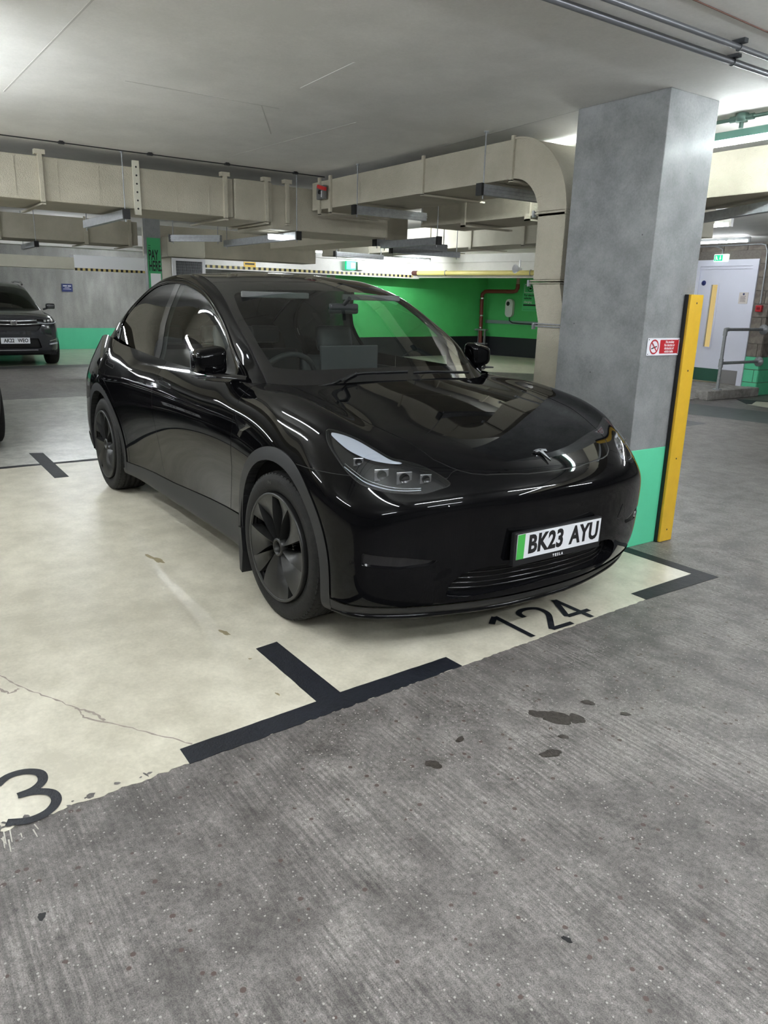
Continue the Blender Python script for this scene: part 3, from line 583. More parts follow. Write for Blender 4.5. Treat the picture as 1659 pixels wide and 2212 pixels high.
# ---- hanging steel channels: (x, y, z, length, direction, depth) ----
CH = []
def channel(x, y, z, ln, ang, label):
    t = empty('hanging_channel', (x, y, z), ang); tag(t, label, 'steel channel', 'steel channels hung below the ducts')
    MB().box(0, -.025, -.035, ln, .025, .035).box(.0, -.032, -.012, ln, -.025, .0).box(.0, -.032, .010, ln, -.025, .018).build('channel', STEEL, t)
    MB().box(-.022, -.03, -.04, 0, .03, .04).build('end_cap', BLACKT, t)
    MB().tube([(.02, 0, -.06), (.02, 0, CZ-z)], .005, 6).build('hanger_rod', STEEL, t); MB().tube([(ln-.04, 0, -.06), (ln-.04, 0, CZ-z)], .005, 6).build('hanger_rod', STEEL, t)
    MB().lathe([(.0, CZ-z-.012), (.014, CZ-z-.012), (.016, CZ-z)], 12, 'Z', (.02, 0, 0)).build('ceiling_plate', STEEL, t)
channel(-3.02, 1.37, 2.232, .78, PI/2, 'steel channel hung under the duct, the one nearest the red lever switch')
channel(-1.30, 1.32, 2.232, .78, PI/2, 'steel channel hung under the duct just before its rounded elbow')
channel(-3.86, -.39, 2.115, 1.35, PI, 'steel channel under the long duct, left of the slim column')
channel(-3.86, 1.25, 2.05, 1.75, PI, 'steel channel under the long duct near the small lit lamp')
channel(-4.30, 2.45, 2.08, 1.0, PI/2, 'long steel channel under the ducts behind the curved drop')
channel(-3.2, 2.46, 2.05, .98, PI, 'steel channel crossing under the duct above the car windscreen')
channel(-5.9, .72, 2.09, .62, .7, 'short bright steel channel right of the pay sign')
channel(-8.9, -.15, 2.10, 1.0, PI, 'steel channel under the second duct left of the pay sign')
channel(-6.9, 3.5, 2.10, .9, PI/2+.1, 'distant steel channel above the white beam, left one')
channel(-5.2, 3.3, 2.08, 1.1, PI/2, 'distant steel channel above the white beam, right one')
channel(.6, 2.62, 2.17, 2.2, PI*.86, 'dark steel channel below the duct right of the pillar')
sl = empty('small_lamp', (-4.15, 1.16, 2.045)); tag(sl, 'small lit white lamp hanging under the duct above the car roof', 'lamp')
MB().box(-.03, -.075, -.022, .03, .075, .022, bev=.01).build('lamp_lens', LAMPW, sl); MB().box(-.03, -.08, .022, .03, .08, .03).build('lamp_back', WHITE, sl)
# isolator switch with red lever
sw = empty('isolator_switch', (-3.62, 1.405, 2.43)); tag(sw, 'grey isolator switch with red lever on the duct corner', 'switch')
MB().box(-.075, -.045, -.06, .055, -.005, .06, bev=.006).build('switch_body', mat('grey_switch_box', (.17, .17, .17), .5), sw)
MB().box(-.03, -.07, .03, .11, -.046, .06, M_=Matrix.Rotation(.25, 4, 'Y')).build('lever', mat('red_lever', (.6, .03, .03), .4), sw)
MB().lathe([(0, -.06), (.018, -.06), (.02, -.045)], 14, 'Y').build('rotary_knob', BLACKT, sw); MB().box(.02, -.049, -.045, .032, -.046, .01).build('white_label', WHITE, sw)
# cable with clips
cbl = empty('ceiling_cable', (-3.77, 0, 2.6)); tag(cbl, 'thin dark cable clipped along the ceiling above the long duct', 'cable')
L_(MB().tube([(-3.79, -11.5, 2.592)]+[(-3.77+.006*math.sin(k*1.3), -11.5+k*.65, 2.592) for k in range(1, 20)]+[(-3.78, 1.5, 2.592)], .0045, 6).build('cable', BLACKT, cbl), cbl)
for y in (-3.0, -2.3, -1.6, -.887, -.187, .50, 1.18): L_(MB().box(-3.785, y-.022, 2.583, -3.755, y+.022, 2.600).box(-3.776, y-.006, 2.598, -3.764, y+.006, CZ).box(-3.782, y-.014, 2.60, -3.758, y+.014, CZ).build('clip', BLACKT, cbl), cbl)
# conduits over the pillar
for (x, z, r, nm, lab) in ((.665, 2.578, .0145, 1, 'thick grey ceiling conduit nearest the pillar'), (.80, 2.576, .012, 1, 'thinner grey ceiling conduit running parallel further from the pillar')):
    t = empty('ceiling_conduit', (x, 0, z)); tag(t, lab, 'conduit')
    MB().tube([(0, -5, 0), (0, 5, 0)], r, 14).build('pipe', mat('grey_conduit', (.17, .175, .19), .35, .6), t)
    for y in (-2.9, -.9, 1.1-.17*(x > .7), 3.1):
        MB().box(-r-.02, y-.014, .012, r+.02, y+.014, CZ-z).tube([(math.cos(a*PI/6)*(r+.002), y, math.sin(a*PI/6)*(r+.002)) for a in range(12)], .003, 6, closed=True).build('saddle_clip', DSTEEL, t)
cb3 = MB().tube([(.955, -5, 2.602), (.945, .4, 2.602), (.93, .9, 2.602), (.9, 5, 2.602)], .003, 6).build('brown_cable', mat('brown_cable_sheath', (.12, .05, .035), .5)); tag(cb3, 'thin red brown cable along the ceiling beside the conduits', 'cable')
# green conduit and fixture right of the pillar
gcm = mat('green_grey_conduit', (.10, .17, .14), .4, .3)
gc = empty('tube_conduit', (.1, 2.13, 2.575)); tag(gc, 'green grey conduit with round junction box above the lit tube', 'conduit')
MB().tube([(-2.6, 0, 0), (2.8, 0, 0)], .011, 10).build('pipe', gcm, gc); MB().lathe([(0, -.022), (.034, -.022), (.036, .025), (0, .03)], 20, 'Z').build('junction_box', gcm, gc)
MB().tube([(0, 0, -.02), (0, 0, -.055)], .013, 10).build('drop_tube', gcm, gc); MB().tube([(-.075, 0, 0), (-.03, 0, 0)], .018, 12).build('coupling', gcm, gc); MB().tube([(.03, 0, 0), (.075, 0, 0)], .018, 12).build('coupling', gcm, gc)
TLAB = ['lit tube light with green grey casing right of the concrete pillar', 'lit tube light over the empty bay left of the black car', 'lit tube light over the aisle end of the empty left bay', 'lit tube light behind the concrete pillar, in line with the green cased one',
 'lit tube light over the aisle in front of the pillar', 'lit tube light across the aisle before the empty bay', 'lit tube light across the aisle before the black car', 'lit tube light over the roadway side of the dark left car',
 'lit tube light between the ducts behind the black car', 'added fill tube light over the far roadway at its left end', 'added fill tube light over the roadway before the grey four wheel drive car', 'added fill tube light over the far roadway behind the slim column', 'lit tube light before the left part of the green wall',
 'added fill tube light above the grey four wheel drive car', 'added fill tube light by the bare wall right of the blue sign', 'lit tube light before the wall charger', 'lit tube light in front of the white door', 'lit tube light on the right between pillar and door', 'lit tube light over the floor left of the door ramp',
 'lit tube light two bays left of the black car', 'lit tube light far left beneath the long duct line', 'lit tube light on the far side of the aisle behind the viewer', 'lit tube light near the dark left car, under the end of the long duct', 'lit tube light over the tail of the dark left car', 'added fill tube light across the aisle far to the right of the pillar', 'added fill tube light over the far roadway well left of the grey car', 'added fill tube light across the aisle nearest the front of the black car', 'added fill tube light across the aisle nearest the yellow corner guard']
FIXM = mat('fixture_green_grey', (.16, .34, .27), .4)
FIXW = mat('white_fixture_body', (.7, .72, .74), .4)
TM_ = {1: TUBEM}
for i, (x, y, z, ln, rz, *fs) in enumerate(TUBES):
    k_ = fs[0] if fs else 1
    if k_ not in TM_: TM_[k_] = mat('lit_fluorescent_tube_dim', (1, 1, 1), .5, emit=((.92, .97, 1.0), TUBE*k_))
    t = empty('tube_light', (x, y, z), rz)
    tag(t, TLAB[i], 'light', 'tube lights below the ceiling')
    fm = FIXM if i in (0, 3) else FIXW
    MB().box(-ln/2, -.022, .018, ln/2, .022, .062).build('fixture_body', fm, t)
    MB().tube([(-ln/2+.03, 0, 0), (ln/2-.03, 0, 0)], .016, 8).build('tube', TM_[k_], t)
    e_ = MB(); e_.box(-ln/2, -.02, -.022, -ln/2+.03, .02, .018).box(ln/2-.03, -.02, -.022, ln/2, .02, .018); e_.build('lamp_holder', fm, t)
    MB().box(.33, -.026, .004, .37, .026, .064).build('clip', FIXW, t)
# emergency lights above the stripes, beam things
es = empty('green_exit_light', (-13.25, 7.75, 2.26)); tag(es, 'lit green exit box hanging from the beam above the car roof', 'sign')
MB().box(-.03, -.16, -.10, .03, .12, .10, bev=.01).build('lit_panel', EXITG, es); MB().box(-.035, -.02, -.06, .035, .10, .06).build('white_pictogram', EXITW, es); MB().box(-.05, .16, -.09, .05, .40, .09).build('grey_housing', STEEL, es)
ys = empty('yellow_notice', (-13.34, 5.1, 2.165)); tag(ys, 'small yellow warning notice above the hazard stripes', 'sign'); MB().box(0, -.12, -.055, .004, .17, .055).build('notice_board', YELLOW, ys); MB().box(.0045, -.09, -.005, .0055, .14, .03).build('small_print', BLACKT, ys)
yp = empty('yellow_pipe', (-13.22, 9.74, 2.165), math.atan2(.43, 1.59)-PI/2); tag(yp, 'yellow horizontal pipe along the beam above the green wall', 'pipe')
MB().tube([(0, 0, 0), (0, 5.4, 0)], .055, 14).build('pipe', PIPEY, yp)
MB().tube([(0, .02, 0), (0, -.3, 0), (0, -.42, .06), (0, -.45, .20)], .058, 12).build('wrapped_end', mat('brown_pipe_wrap', (.10, .035, .03), .6), yp)
for y in (.9, 3.3): MB().tube([(math.cos(a*PI/6)*.062, y, math.sin(a*PI/6)*.062) for a in range(12)], .01, 6, closed=True).box(-.12, y-.01, -.01, -.06, y+.01, .01).build('pipe_bracket', STEEL, yp)
sk = empty('loudspeaker', (-10.2, 10.4, 2.24)); tag(sk, 'white horn loudspeaker hanging under the far beam', 'loudspeaker')
MB().lathe([(.10, -.14), (.085, -.12), (.03, 0), (.028, .06), (0, .06)], 20, 'Y').build('horn', WHITE, sk); MB().box(-.012, -.01, .02, .012, .02, .20).build('bracket', WHITE, sk)
# ---- charger wall items, in the plane of that wall ----
cw = Vector((-14.19, 13.04, 0)); du = Vector((1.59, .43, 0)).normalized(); dn = Vector((du.y, -du.x, 0))
def wp(s, off, z): p = cw+du*s+dn*off; return (p.x, p.y, z)
def wbox(b, s0, s1, o0, o1, z0, z1):
    V = [wp(s, o, z) for z in (z0, z1) for o in (o0, o1) for s in (s0, s1)]; b.add(V, [(0, 2, 3, 1), (4, 5, 7, 6), (0, 1, 5, 4), (2, 6, 7, 3), (0, 4, 6, 2), (1, 3, 7, 5)]); return b
bp_ = empty('brown_pipe'); tag(bp_, 'red brown drain pipe bending down the corner of the green wall', 'pipe')
MB().tube([wp(.10, .36, .05), wp(.07, .36, 1.62), wp(.08, .36, 1.72), wp(.17, .36, 1.79), wp(.30, .36, 1.80), wp(1.1, .36, 1.80), wp(1.19, .36, 1.82), wp(1.23, .36, 1.90), wp(1.23, .36, 2.0)], .055, 14).build('pipe', MAROON, bp_)
MB().tube([wp(1.23, .36, 2.0), wp(1.23, .36, 2.5)], .05, 12).build('bare_pipe_end', mat('scraped_pipe', (.35, .25, .2), .5), bp_)
for zz in (1.6, 1.12, .78): MB().tube([wp(.078, .36, zz-.02), wp(.078, .36, zz+.02)], .062, 14).build('coupling', BRIGHT, bp_)
for zz in (.72, .33): wbox(MB(), -.13, .30, .28, .42, zz-.02, zz+.02).build('pipe_bracket', STEEL, bp_)
wbox(wbox(MB(), -.04, .0, .24, .30, .33, .72), .16, .20, .24, .30, .33, .72).build('bracket_leg', STEEL, bp_)
tr = wbox(MB(), .03, 7.2, .004, .05, .905, 1.0).build('cable_tray', mat('grey_cable_tray', (.25, .33, .33), .5, .3)); tag(tr, 'grey perforated cable tray along the green charging wall', 'cable tray')
ev = empty('wall_charger'); tag(ev, 'white rounded electric car charger on the bright green wall', 'charger')
P_ = rrect(.715, 1.10, .955, 1.60, .11, 6); q = MB(); n = len(P_)
q.add([wp(s, .004, z) for s, z in P_]+[wp(s, .11, z) for s, z in P_], [tuple(range(n, 2*n))]+[(i, (i+1) % n, n+(i+1) % n, n+i) for i in range(n)]); q.build('charger_case', WHITE, ev)
q = MB(); n = 20; q.add([wp(.80+.055*math.cos(2*PI*k/n), .112, 1.47+.062*math.sin(2*PI*k/n)) for k in range(n)], [tuple(range(n))]); q.build('socket', BLACKT, ev)
MB().tube([wp(.83, .05, 1.10), wp(.85, .06, 1.0), wp(.95, .06, .945), wp(1.2, .06, .93), wp(2.6, .06, .93)], .014, 8).build('cable', BLACKT, ev)
es2 = empty('charging_sign'); tag(es2, 'light green notice for electric vehicles charging on the green wall', 'sign')
wbox(MB(), 1.20, 1.95, .004, .012, 1.28, 2.04).build('sign_board', mat('pale_green_sign', (.10, .60, .22), .4), es2)
fq = MB()
for (a, b, c, d_) in ((1.25, 1.62, 1.995, 2.01), (1.25, 1.62, 1.775, 1.79), (1.25, 1.262, 1.775, 2.01), (1.608, 1.62, 1.775, 2.01)): wbox(fq, a, b, .0125, .015, c, d_)
fq.build('white_frame', WHITE, es2)
fq = MB(); nn = 18
for k in range(nn):
    a0, a1 = 2*PI*k/nn, 2*PI*(k+1)/nn; fq.add([wp(1.435+.085*math.cos(a0), .014, 1.89+.085*math.sin(a0)), wp(1.435+.085*math.cos(a1), .014, 1.89+.085*math.sin(a1)), wp(1.435+.07*math.cos(a1), .014, 1.89+.07*math.sin(a1)), wp(1.435+.07*math.cos(a0), .014, 1.89+.07*math.sin(a0))], [(0, 1, 2, 3)])
wbox(fq, 1.40, 1.475, .0125, .015, 1.87, 1.915); fq.build('car_symbol', BLACKT, es2)
fr_ = lambda s, z: frame(Vector(wp(s, .013, z)), du, (0, 0, 1))
for s_, zz, m_ in (('For electric', 1.71, BLACKT), ('vehicles', 1.63, BLACKT), ('charging', 1.53, WHITE)): text_mesh('lettering', s_, .085, m_, es2, fr_(1.25, zz), .0008, .9, .002, 'LEFT')
wbox(wbox(MB(), 1.24, 1.9, .0125, .014, 1.425, 1.465), 1.24, 1.9, .0125, .014, 1.32, 1.325).build('text_bar', NAVY, es2)
# ---------- Catmull-Clark cage tools ----------
class Cage:
    def __init__(s): s.v=[]; s.f=[]; s.key={}
    def p(s,x,y,z):
        k=(round(x,4),round(y,4),round(z,4))
        if k not in s.key: s.key[k]=len(s.v); s.v.append((x,y,z))
        return s.key[k]
def grid_cage(c,G):
    for a in range(len(G)-1):
        for b in range(len(G[0])-1):
            q=[G[a][b],G[a+1][b],G[a+1][b+1],G[a][b+1]]
            i=[c.p(*t) for t in q]
            if len(set(i))==4: c.f.append(i)
            elif len(set(i))==3:
                o=[]
                for t in i:
                    if t not in o:o.append(t)
                c.f.append(o)
def mirror_cage(c):
    n=Cage(); 
    for f in c.f:
        n.f.append([n.p(*c.v[i]) for i in f])
    for f in c.f:
        n.f.append([n.p(c.v[i][0],-c.v[i][1],c.v[i][2]) for i in reversed(f)])
    return n
def subdiv(c,levels):
    me=bpy.data.meshes.new('tmp'); me.from_pydata([tuple(v) for v in c.v],[],c.f); me.update()
    import bmesh
    bm=bmesh.new(); bm.from_mesh(me); bmesh.ops.recalc_face_normals(bm,faces=bm.faces); bm.to_mesh(me); bm.free()
    o=bpy.data.objects.new('tmp',me); bpy.context.scene.collection.objects.link(o)
    m=o.modifiers.new('s','SUBSURF'); m.levels=levels; m.render_levels=levels; m.boundary_smooth='PRESERVE_CORNERS'
    dg=bpy.context.evaluated_depsgraph_get(); dg.update()
    e=o.evaluated_get(dg).to_mesh()
    n=len(e.vertices); V=np.empty(n*3); e.vertices.foreach_get('co',V); V=V.reshape(-1,3)
    N=np.empty(n*3); e.vertex_normals.foreach_get('vector',N); N=N.reshape(-1,3)
    e.calc_loop_triangles(); T=np.empty(len(e.loop_triangles)*3,dtype=np.int64); e.loop_triangles.foreach_get('vertices',T)
    T=T.reshape(-1,3)
    bpy.data.objects.remove(o); bpy.data.meshes.remove(me)
    return V,N,T
def fit_cage(c,it=4,damp=.85):
    tgt=np.array(c.v); cur=tgt.copy()
    for k in range(it):
        c.v=[tuple(p) for p in cur]
        V,N,T=subdiv(c,2)
        cur=cur+damp*(tgt-V[:len(tgt)])
    c.v=[tuple(p) for p in cur]
    return c
# ---------- lower body cage (left half, y>=0) ----------
# columns wrap from nose centre round the corner, along the side, round to the tail centre
ZR=[.17,.20,.34,.48,.62,.72]
def body_cage():
    c=Cage()
    # each column: list of (x,y,z) bottom to top (7 rows)
    col=[
     [(.66,0,.17),(.765,0,.185),(.815,0,.30),(.835,0,.46),(.85,0,.60),(.862,0,.685),(.792,0,.787)],
     [(.65,.25,.17),(.755,.25,.185),(.80,.25,.30),(.82,.26,.46),(.838,.26,.60),(.852,.26,.683),(.785,.25,.783)],
     [(.60,.48,.17),(.705,.48,.19),(.755,.49,.30),(.775,.50,.46),(.79,.51,.60),(.80,.50,.69),(.735,.46,.785)],
     [(.54,.68,.17),(.64,.68,.195),(.69,.69,.30),(.70,.71,.46),(.715,.72,.60),(.71,.69,.70),(.635,.63,.81)],
     [(.46,.82,.17),(.55,.84,.20),(.60,.86,.30),(.61,.865,.46),(.60,.865,.60),(.56,.845,.72),(.49,.77,.875)],
     [(.38,.88,.17),(.43,.915,.21),(.455,.935,.31),(.45,.94,.47),(.43,.94,.62),(.37,.925,.76),(.28,.815,.955)],
     [(.2,.90,.17),(.2,.935,.22),(.2,.95,.34),(.2,.955,.50),(.19,.958,.66),(.16,.935,.80),(.10,.825,.995)],
     [(0,.90,.17),(0,.935,.22),(0,.95,.34),(0,.957,.50),(0,.958,.68),(0,.94,.82),(-.05,.83,1.015)],
     [(-.2,.90,.17),(-.2,.935,.22),(-.2,.945,.34),(-.2,.95,.50),(-.2,.952,.67),(-.2,.935,.83),(-.25,.835,1.035)],
     [(-.5,.88,.19),(-.5,.905,.22),(-.5,.915,.34),(-.5,.92,.48),(-.5,.93,.66),(-.52,.925,.85),(-.58,.84,1.05)],
     [(-.9,.88,.20),(-.9,.90,.23),(-.9,.895,.34),(-.9,.90,.48),(-.9,.925,.66),(-.9,.932,.86),(-.9,.86,1.06)],
     [(-1.4,.88,.20),(-1.4,.90,.23),(-1.4,.895,.34),(-1.4,.90,.48),(-1.4,.925,.66),(-1.4,.938,.87),(-1.4,.865,1.07)],
     [(-1.9,.88,.20),(-1.9,.90,.23),(-1.9,.90,.34),(-1.9,.905,.48),(-1.9,.93,.66),(-1.9,.94,.88),(-1.9,.86,1.085)],
     [(-2.3,.88,.20),(-2.3,.905,.23),(-2.3,.91,.34),(-2.3,.92,.48),(-2.3,.94,.66),(-2.3,.95,.89),(-2.3,.855,1.105)],
     [(-2.65,.90,.19),(-2.65,.935,.22),(-2.65,.945,.34),(-2.65,.95,.50),(-2.65,.96,.68),(-2.65,.955,.88),(-2.65,.845,1.12)],
     [(-2.95,.90,.19),(-2.95,.935,.22),(-2.95,.95,.34),(-2.95,.957,.50),(-2.95,.962,.69),(-2.95,.95,.88),(-2.95,.83,1.15)],
     [(-3.25,.88,.2),(-3.25,.92,.23),(-3.25,.94,.34),(-3.25,.945,.50),(-3.25,.945,.69),(-3.25,.925,.88),(-3.22,.80,1.155)],
     [(-3.5,.84,.22),(-3.52,.88,.24),(-3.54,.90,.34),(-3.55,.905,.50),(-3.54,.90,.69),(-3.50,.88,.88),(-3.44,.775,1.12)],
     [(-3.66,.74,.23),(-3.72,.78,.25),(-3.77,.80,.34),(-3.79,.80,.50),(-3.77,.78,.69),(-3.70,.76,.88),(-3.58,.68,1.10)],
     [(-3.72,.52,.23),(-3.80,.54,.25),(-3.86,.55,.34),(-3.88,.55,.50),(-3.86,.54,.69),(-3.80,.52,.88),(-3.67,.5,1.115)],
     [(-3.75,.26,.23),(-3.83,.26,.25),(-3.88,.26,.34),(-3.90,.26,.50),(-3.88,.26,.69),(-3.82,.26,.88),(-3.70,.26,1.12)],
     [(-3.76,0,.23),(-3.84,0,.25),(-3.89,0,.34),(-3.91,0,.50),(-3.89,0,.69),(-3.83,0,.88),(-3.71,0,1.12)],
    ]
    grid_cage(c,col)
    top=[cc[-1] for cc in col]
    # hood grid: rows j=0..4 across (y=0 .. crest) ; front edge is top[0..4], rows at columns 5..9
    rows=[[top[0],top[1],top[2],top[3],top[4]]]
    def row(k,ctr,xs,zs):
        e=top[k]; r=[]
        for y,x,z in zip((0,.26,.49,.67),xs,zs): r.append((x,y,z))
        r.append(e); return r
    rows.append(row(5,0,(.62,.61,.56,.45),(.868,.868,.880,.903)))
    rows.append(row(6,0,(.42,.41,.37,.28),(.930,.930,.936,.951)))
    rows.append(row(7,0,(.20,.19,.15,.08),(.984,.982,.979,.988)))
    rows.append(row(8,0,(-.02,-.03,-.08,-.15),(1.028,1.025,1.015,1.015)))
    rows.append(row(9,0,(-.25,-.28,-.38,-.50),(1.065,1.062,1.052,1.045)))
    grid_cage(c,rows)
    return mirror_cage(c)
def green_cage():
    c=Cage()
    # per station: centre, y=.25, y=.48, y=.62ish, rail crest, below rail, mid side, low side
    S=[
     [(-.20,0,1.03),(-.23,.28,1.03),(-.34,.52,1.03),(-.47,.70,1.03),(-.56,.77,1.035),(-.60,.79,1.03),(-.62,.80,1.02),(-.64,.81,1.00)],
     [(-.36,0,1.115),(-.385,.28,1.115),(-.48,.51,1.113),(-.60,.67,1.11),(-.69,.725,1.113),(-.74,.755,1.10),(-.78,.79,1.06),(-.80,.83,1.00)],
     [(-.56,0,1.222),(-.58,.27,1.22),(-.66,.49,1.215),(-.75,.65,1.213),(-.82,.695,1.217),(-.90,.73,1.19),(-.94,.78,1.09),(-.95,.835,1.00)],
     [(-.80,0,1.345),(-.82,.26,1.342),(-.89,.47,1.333),(-.97,.625,1.33),(-1.03,.67,1.332),(-1.10,.70,1.305),(-1.12,.765,1.13),(-1.12,.84,1.00)],
     [(-1.06,0,1.465),(-1.08,.26,1.461),(-1.13,.46,1.448),(-1.20,.595,1.442),(-1.25,.64,1.445),(-1.31,.675,1.41),(-1.32,.75,1.18),(-1.32,.845,1.00)],
     [(-1.34,0,1.562),(-1.36,.25,1.556),(-1.40,.44,1.541),(-1.46,.57,1.53),(-1.51,.615,1.525),(-1.54,.655,1.485),(-1.54,.74,1.22),(-1.54,.85,1.00)],
     [(-1.68,0,1.622),(-1.68,.25,1.615),(-1.70,.43,1.598),(-1.74,.555,1.587),(-1.78,.60,1.578),(-1.80,.645,1.53),(-1.80,.735,1.24),(-1.80,.85,1.00)],
     [(-2.05,0,1.630),(-2.05,.25,1.623),(-2.06,.43,1.604),(-2.08,.555,1.596),(-2.10,.60,1.586),(-2.10,.648,1.535),(-2.10,.735,1.25),(-2.10,.85,1.00)],
     [(-2.45,0,1.598),(-2.45,.25,1.591),(-2.44,.43,1.572),(-2.43,.56,1.566),(-2.43,.607,1.553),(-2.42,.658,1.50),(-2.42,.74,1.25),(-2.42,.845,1.00)],
     [(-2.83,0,1.525),(-2.83,.26,1.518),(-2.79,.45,1.495),(-2.75,.58,1.482),(-2.73,.63,1.462),(-2.72,.685,1.41),(-2.72,.75,1.22),(-2.72,.84,1.00)],
     [(-3.17,0,1.425),(-3.15,.28,1.417),(-3.09,.49,1.390),(-3.02,.63,1.365),(-2.99,.68,1.342),(-2.98,.725,1.29),(-2.98,.77,1.16),(-2.98,.825,1.00)],
     [(-3.46,0,1.305),(-3.44,.30,1.296),(-3.36,.54,1.268),(-3.26,.68,1.222),(-3.22,.725,1.19),(-3.22,.75,1.155),(-3.22,.78,1.09),(-3.22,.80,1.00)],
     [(-3.70,0,1.175),(-3.67,.32,1.165),(-3.57,.56,1.135),(-3.45,.69,1.10),(-3.41,.73,1.08),(-3.41,.75,1.06),(-3.41,.76,1.03),(-3.41,.77,.99)],
     [(-3.76,0,1.06),(-3.73,.32,1.05),(-3.62,.54,1.03),(-3.50,.66,1.0),(-3.46,.70,.98),(-3.45,.72,.97),(-3.45,.73,.95),(-3.45,.74,.93)],
    ]
    for k,st in enumerate(S):
        w=(0,.7,1,1,1,.9,.6,.3,.1,0,0,0,0,0)[k]
        for j in (2,3,4,5,6):
            a=w*(0,0,.5,1,1,1,.4)[j]; x,y,z=st[j]; st[j]=(x+.01*a,y+.03*a,z+.016*a)
    grid_cage(c,S)
    return mirror_cage(c)
# ================= SPLITTING A SMOOTH MASTER SURFACE INTO PANELS =================
def compact(V, N, T):
    if len(T) == 0: return np.zeros((0, 3)), np.zeros((0, 3)), np.zeros((0, 3), int)
    u, inv = np.unique(T.ravel(), return_inverse=True); return V[u], N[u], inv.reshape(-1, 3)
def split(Mh, f):
    """split a triangle mesh along f = 0; returns (f>0 side, f<0 side)"""
    V, N, T = Mh
    if len(T) == 0: return Mh, Mh
    f = np.where(np.abs(f) < 1e-7, 1e-7, f); s = f > 0; ts = s[T]; cnt = ts.sum(1)
    pos = [T[cnt == 3]]; neg = [T[cnt == 0]]; newV = []; newN = []; cache = {}; base = len(V)
    def mid(a, b):
        k = (a, b) if a < b else (b, a)
        if k not in cache:
            t = f[a]/(f[a]-f[b]); cache[k] = base+len(newV); newV.append(V[a]+(V[b]-V[a])*t); newN.append(N[a]+(N[b]-N[a])*t)
        return cache[k]
    P = []; Q = []
    for t, sg, c in zip(T[(cnt == 1) | (cnt == 2)], ts[(cnt == 1) | (cnt == 2)], cnt[(cnt == 1) | (cnt == 2)]):
        i = int(np.argmax(sg)) if c == 1 else int(np.argmin(sg)); a, b, d = int(t[i]), int(t[(i+1) % 3]), int(t[(i+2) % 3])
        ab, ad = mid(a, b), mid(a, d); one, two = (P, Q) if c == 1 else (Q, P)
        one.append((a, ab, ad)); two.append((ab, b, d)); two.append((ab, d, ad))
    if newV: V = np.vstack([V, newV]); N = np.vstack([N, newN])
    pos.append(np.array(P, int).reshape(-1, 3)); neg.append(np.array(Q, int).reshape(-1, 3))
    return compact(V, N, np.vstack(pos)), compact(V, N, np.vstack(neg))
GAPS = []
def cut(Mh, fn, gap=.0035):
    """panel, rest; the strip between goes to GAPS, pushed inwards"""
    V = Mh[0]; f = fn(V[:, 0], V[:, 1], V[:, 2])
    if gap <= 0: return split(Mh, f)
    a, r = split(Mh, f-gap/2); V = r[0]; f = fn(V[:, 0], V[:, 1], V[:, 2]); g, rest = split(r, f+gap/2)
    if len(g[2]): GAPS.append((g[0]-g[1]*.0015, g[1], g[2]))
    return a, rest
def join(Ms):
    Ms = [m for m in Ms if len(m[2])]; V = np.vstack([m[0] for m in Ms]); N = np.vstack([m[1] for m in Ms]); o = 0; T = []
    for m in Ms: T.append(m[2]+o); o += len(m[0])
    return V, N, np.vstack(T)
def surf(name, Mh, m, parent, off=0.0, flip=False):
    V, N, T = Mh
    if len(T) == 0: return None
    N = N/np.maximum(np.linalg.norm(N, axis=1), 1e-9)[:, None]
    V = V+N*off
    if flip: T = T[:, ::-1]; N = -N
    me = bpy.data.meshes.new(name); me.vertices.add(len(V)); me.vertices.foreach_set('co', V.astype(np.float32).ravel())
    me.loops.add(len(T)*3); me.loops.foreach_set('vertex_index', T.astype(np.int32).ravel()); me.polygons.add(len(T)); me.polygons.foreach_set('loop_start', np.arange(0, len(T)*3, 3, dtype=np.int32))
    me.update(calc_edges=True); me.validate(); me.polygons.foreach_set('use_smooth', [True]*len(me.polygons)); me.normals_split_custom_set_from_vertices([tuple(n) for n in N]); me.materials.append(m)
    return link(bpy.data.objects.new(name, me), parent)
def skirt(name, Mh, depth, m, parent):
    V, N, T = Mh; E = {}
    for t in T:
        for a, b in ((t[0], t[1]), (t[1], t[2]), (t[2], t[0])): E[(min(a, b), max(a, b))] = E.get((min(a, b), max(a, b)), 0)+1
    P = []; F = []
    for (a, b), c in E.items():
        if c == 1:
            k = len(P); P += [V[a], V[b], V[b]-N[b]*depth, V[a]-N[a]*depth]; F.append((k, k+1, k+2, k+3))
    return mesh_obj(name, P, F, m, parent)
def sides(Mh):
    c = (Mh[0][Mh[2]].mean(1))[:, 1]
    return compact(Mh[0], Mh[1], Mh[2][c < 0]), compact(Mh[0], Mh[1], Mh[2][c > 0])
def sdf(poly, u, v):
    """signed distance to a closed polygon, positive inside"""
    P = np.array(poly, float); d = np.full(u.shape, 1e9); ins = np.zeros(u.shape, bool); n = len(P)
    for i in range(n):
        a, b = P[i], P[(i+1) % n]; e = b-a; L = (e@e) or 1e-12; t = np.clip(((u-a[0])*e[0]+(v-a[1])*e[1])/L, 0, 1)
        d = np.minimum(d, np.hypot(u-(a[0]+t*e[0]), v-(a[1]+t*e[1])))
        c = ((a[1] > v) != (b[1] > v)); den = e[1] if e[1] else 1e-12; ins ^= c & (u < (v-a[1])*e[0]/den+a[0])
    return np.where(ins, d, -d)
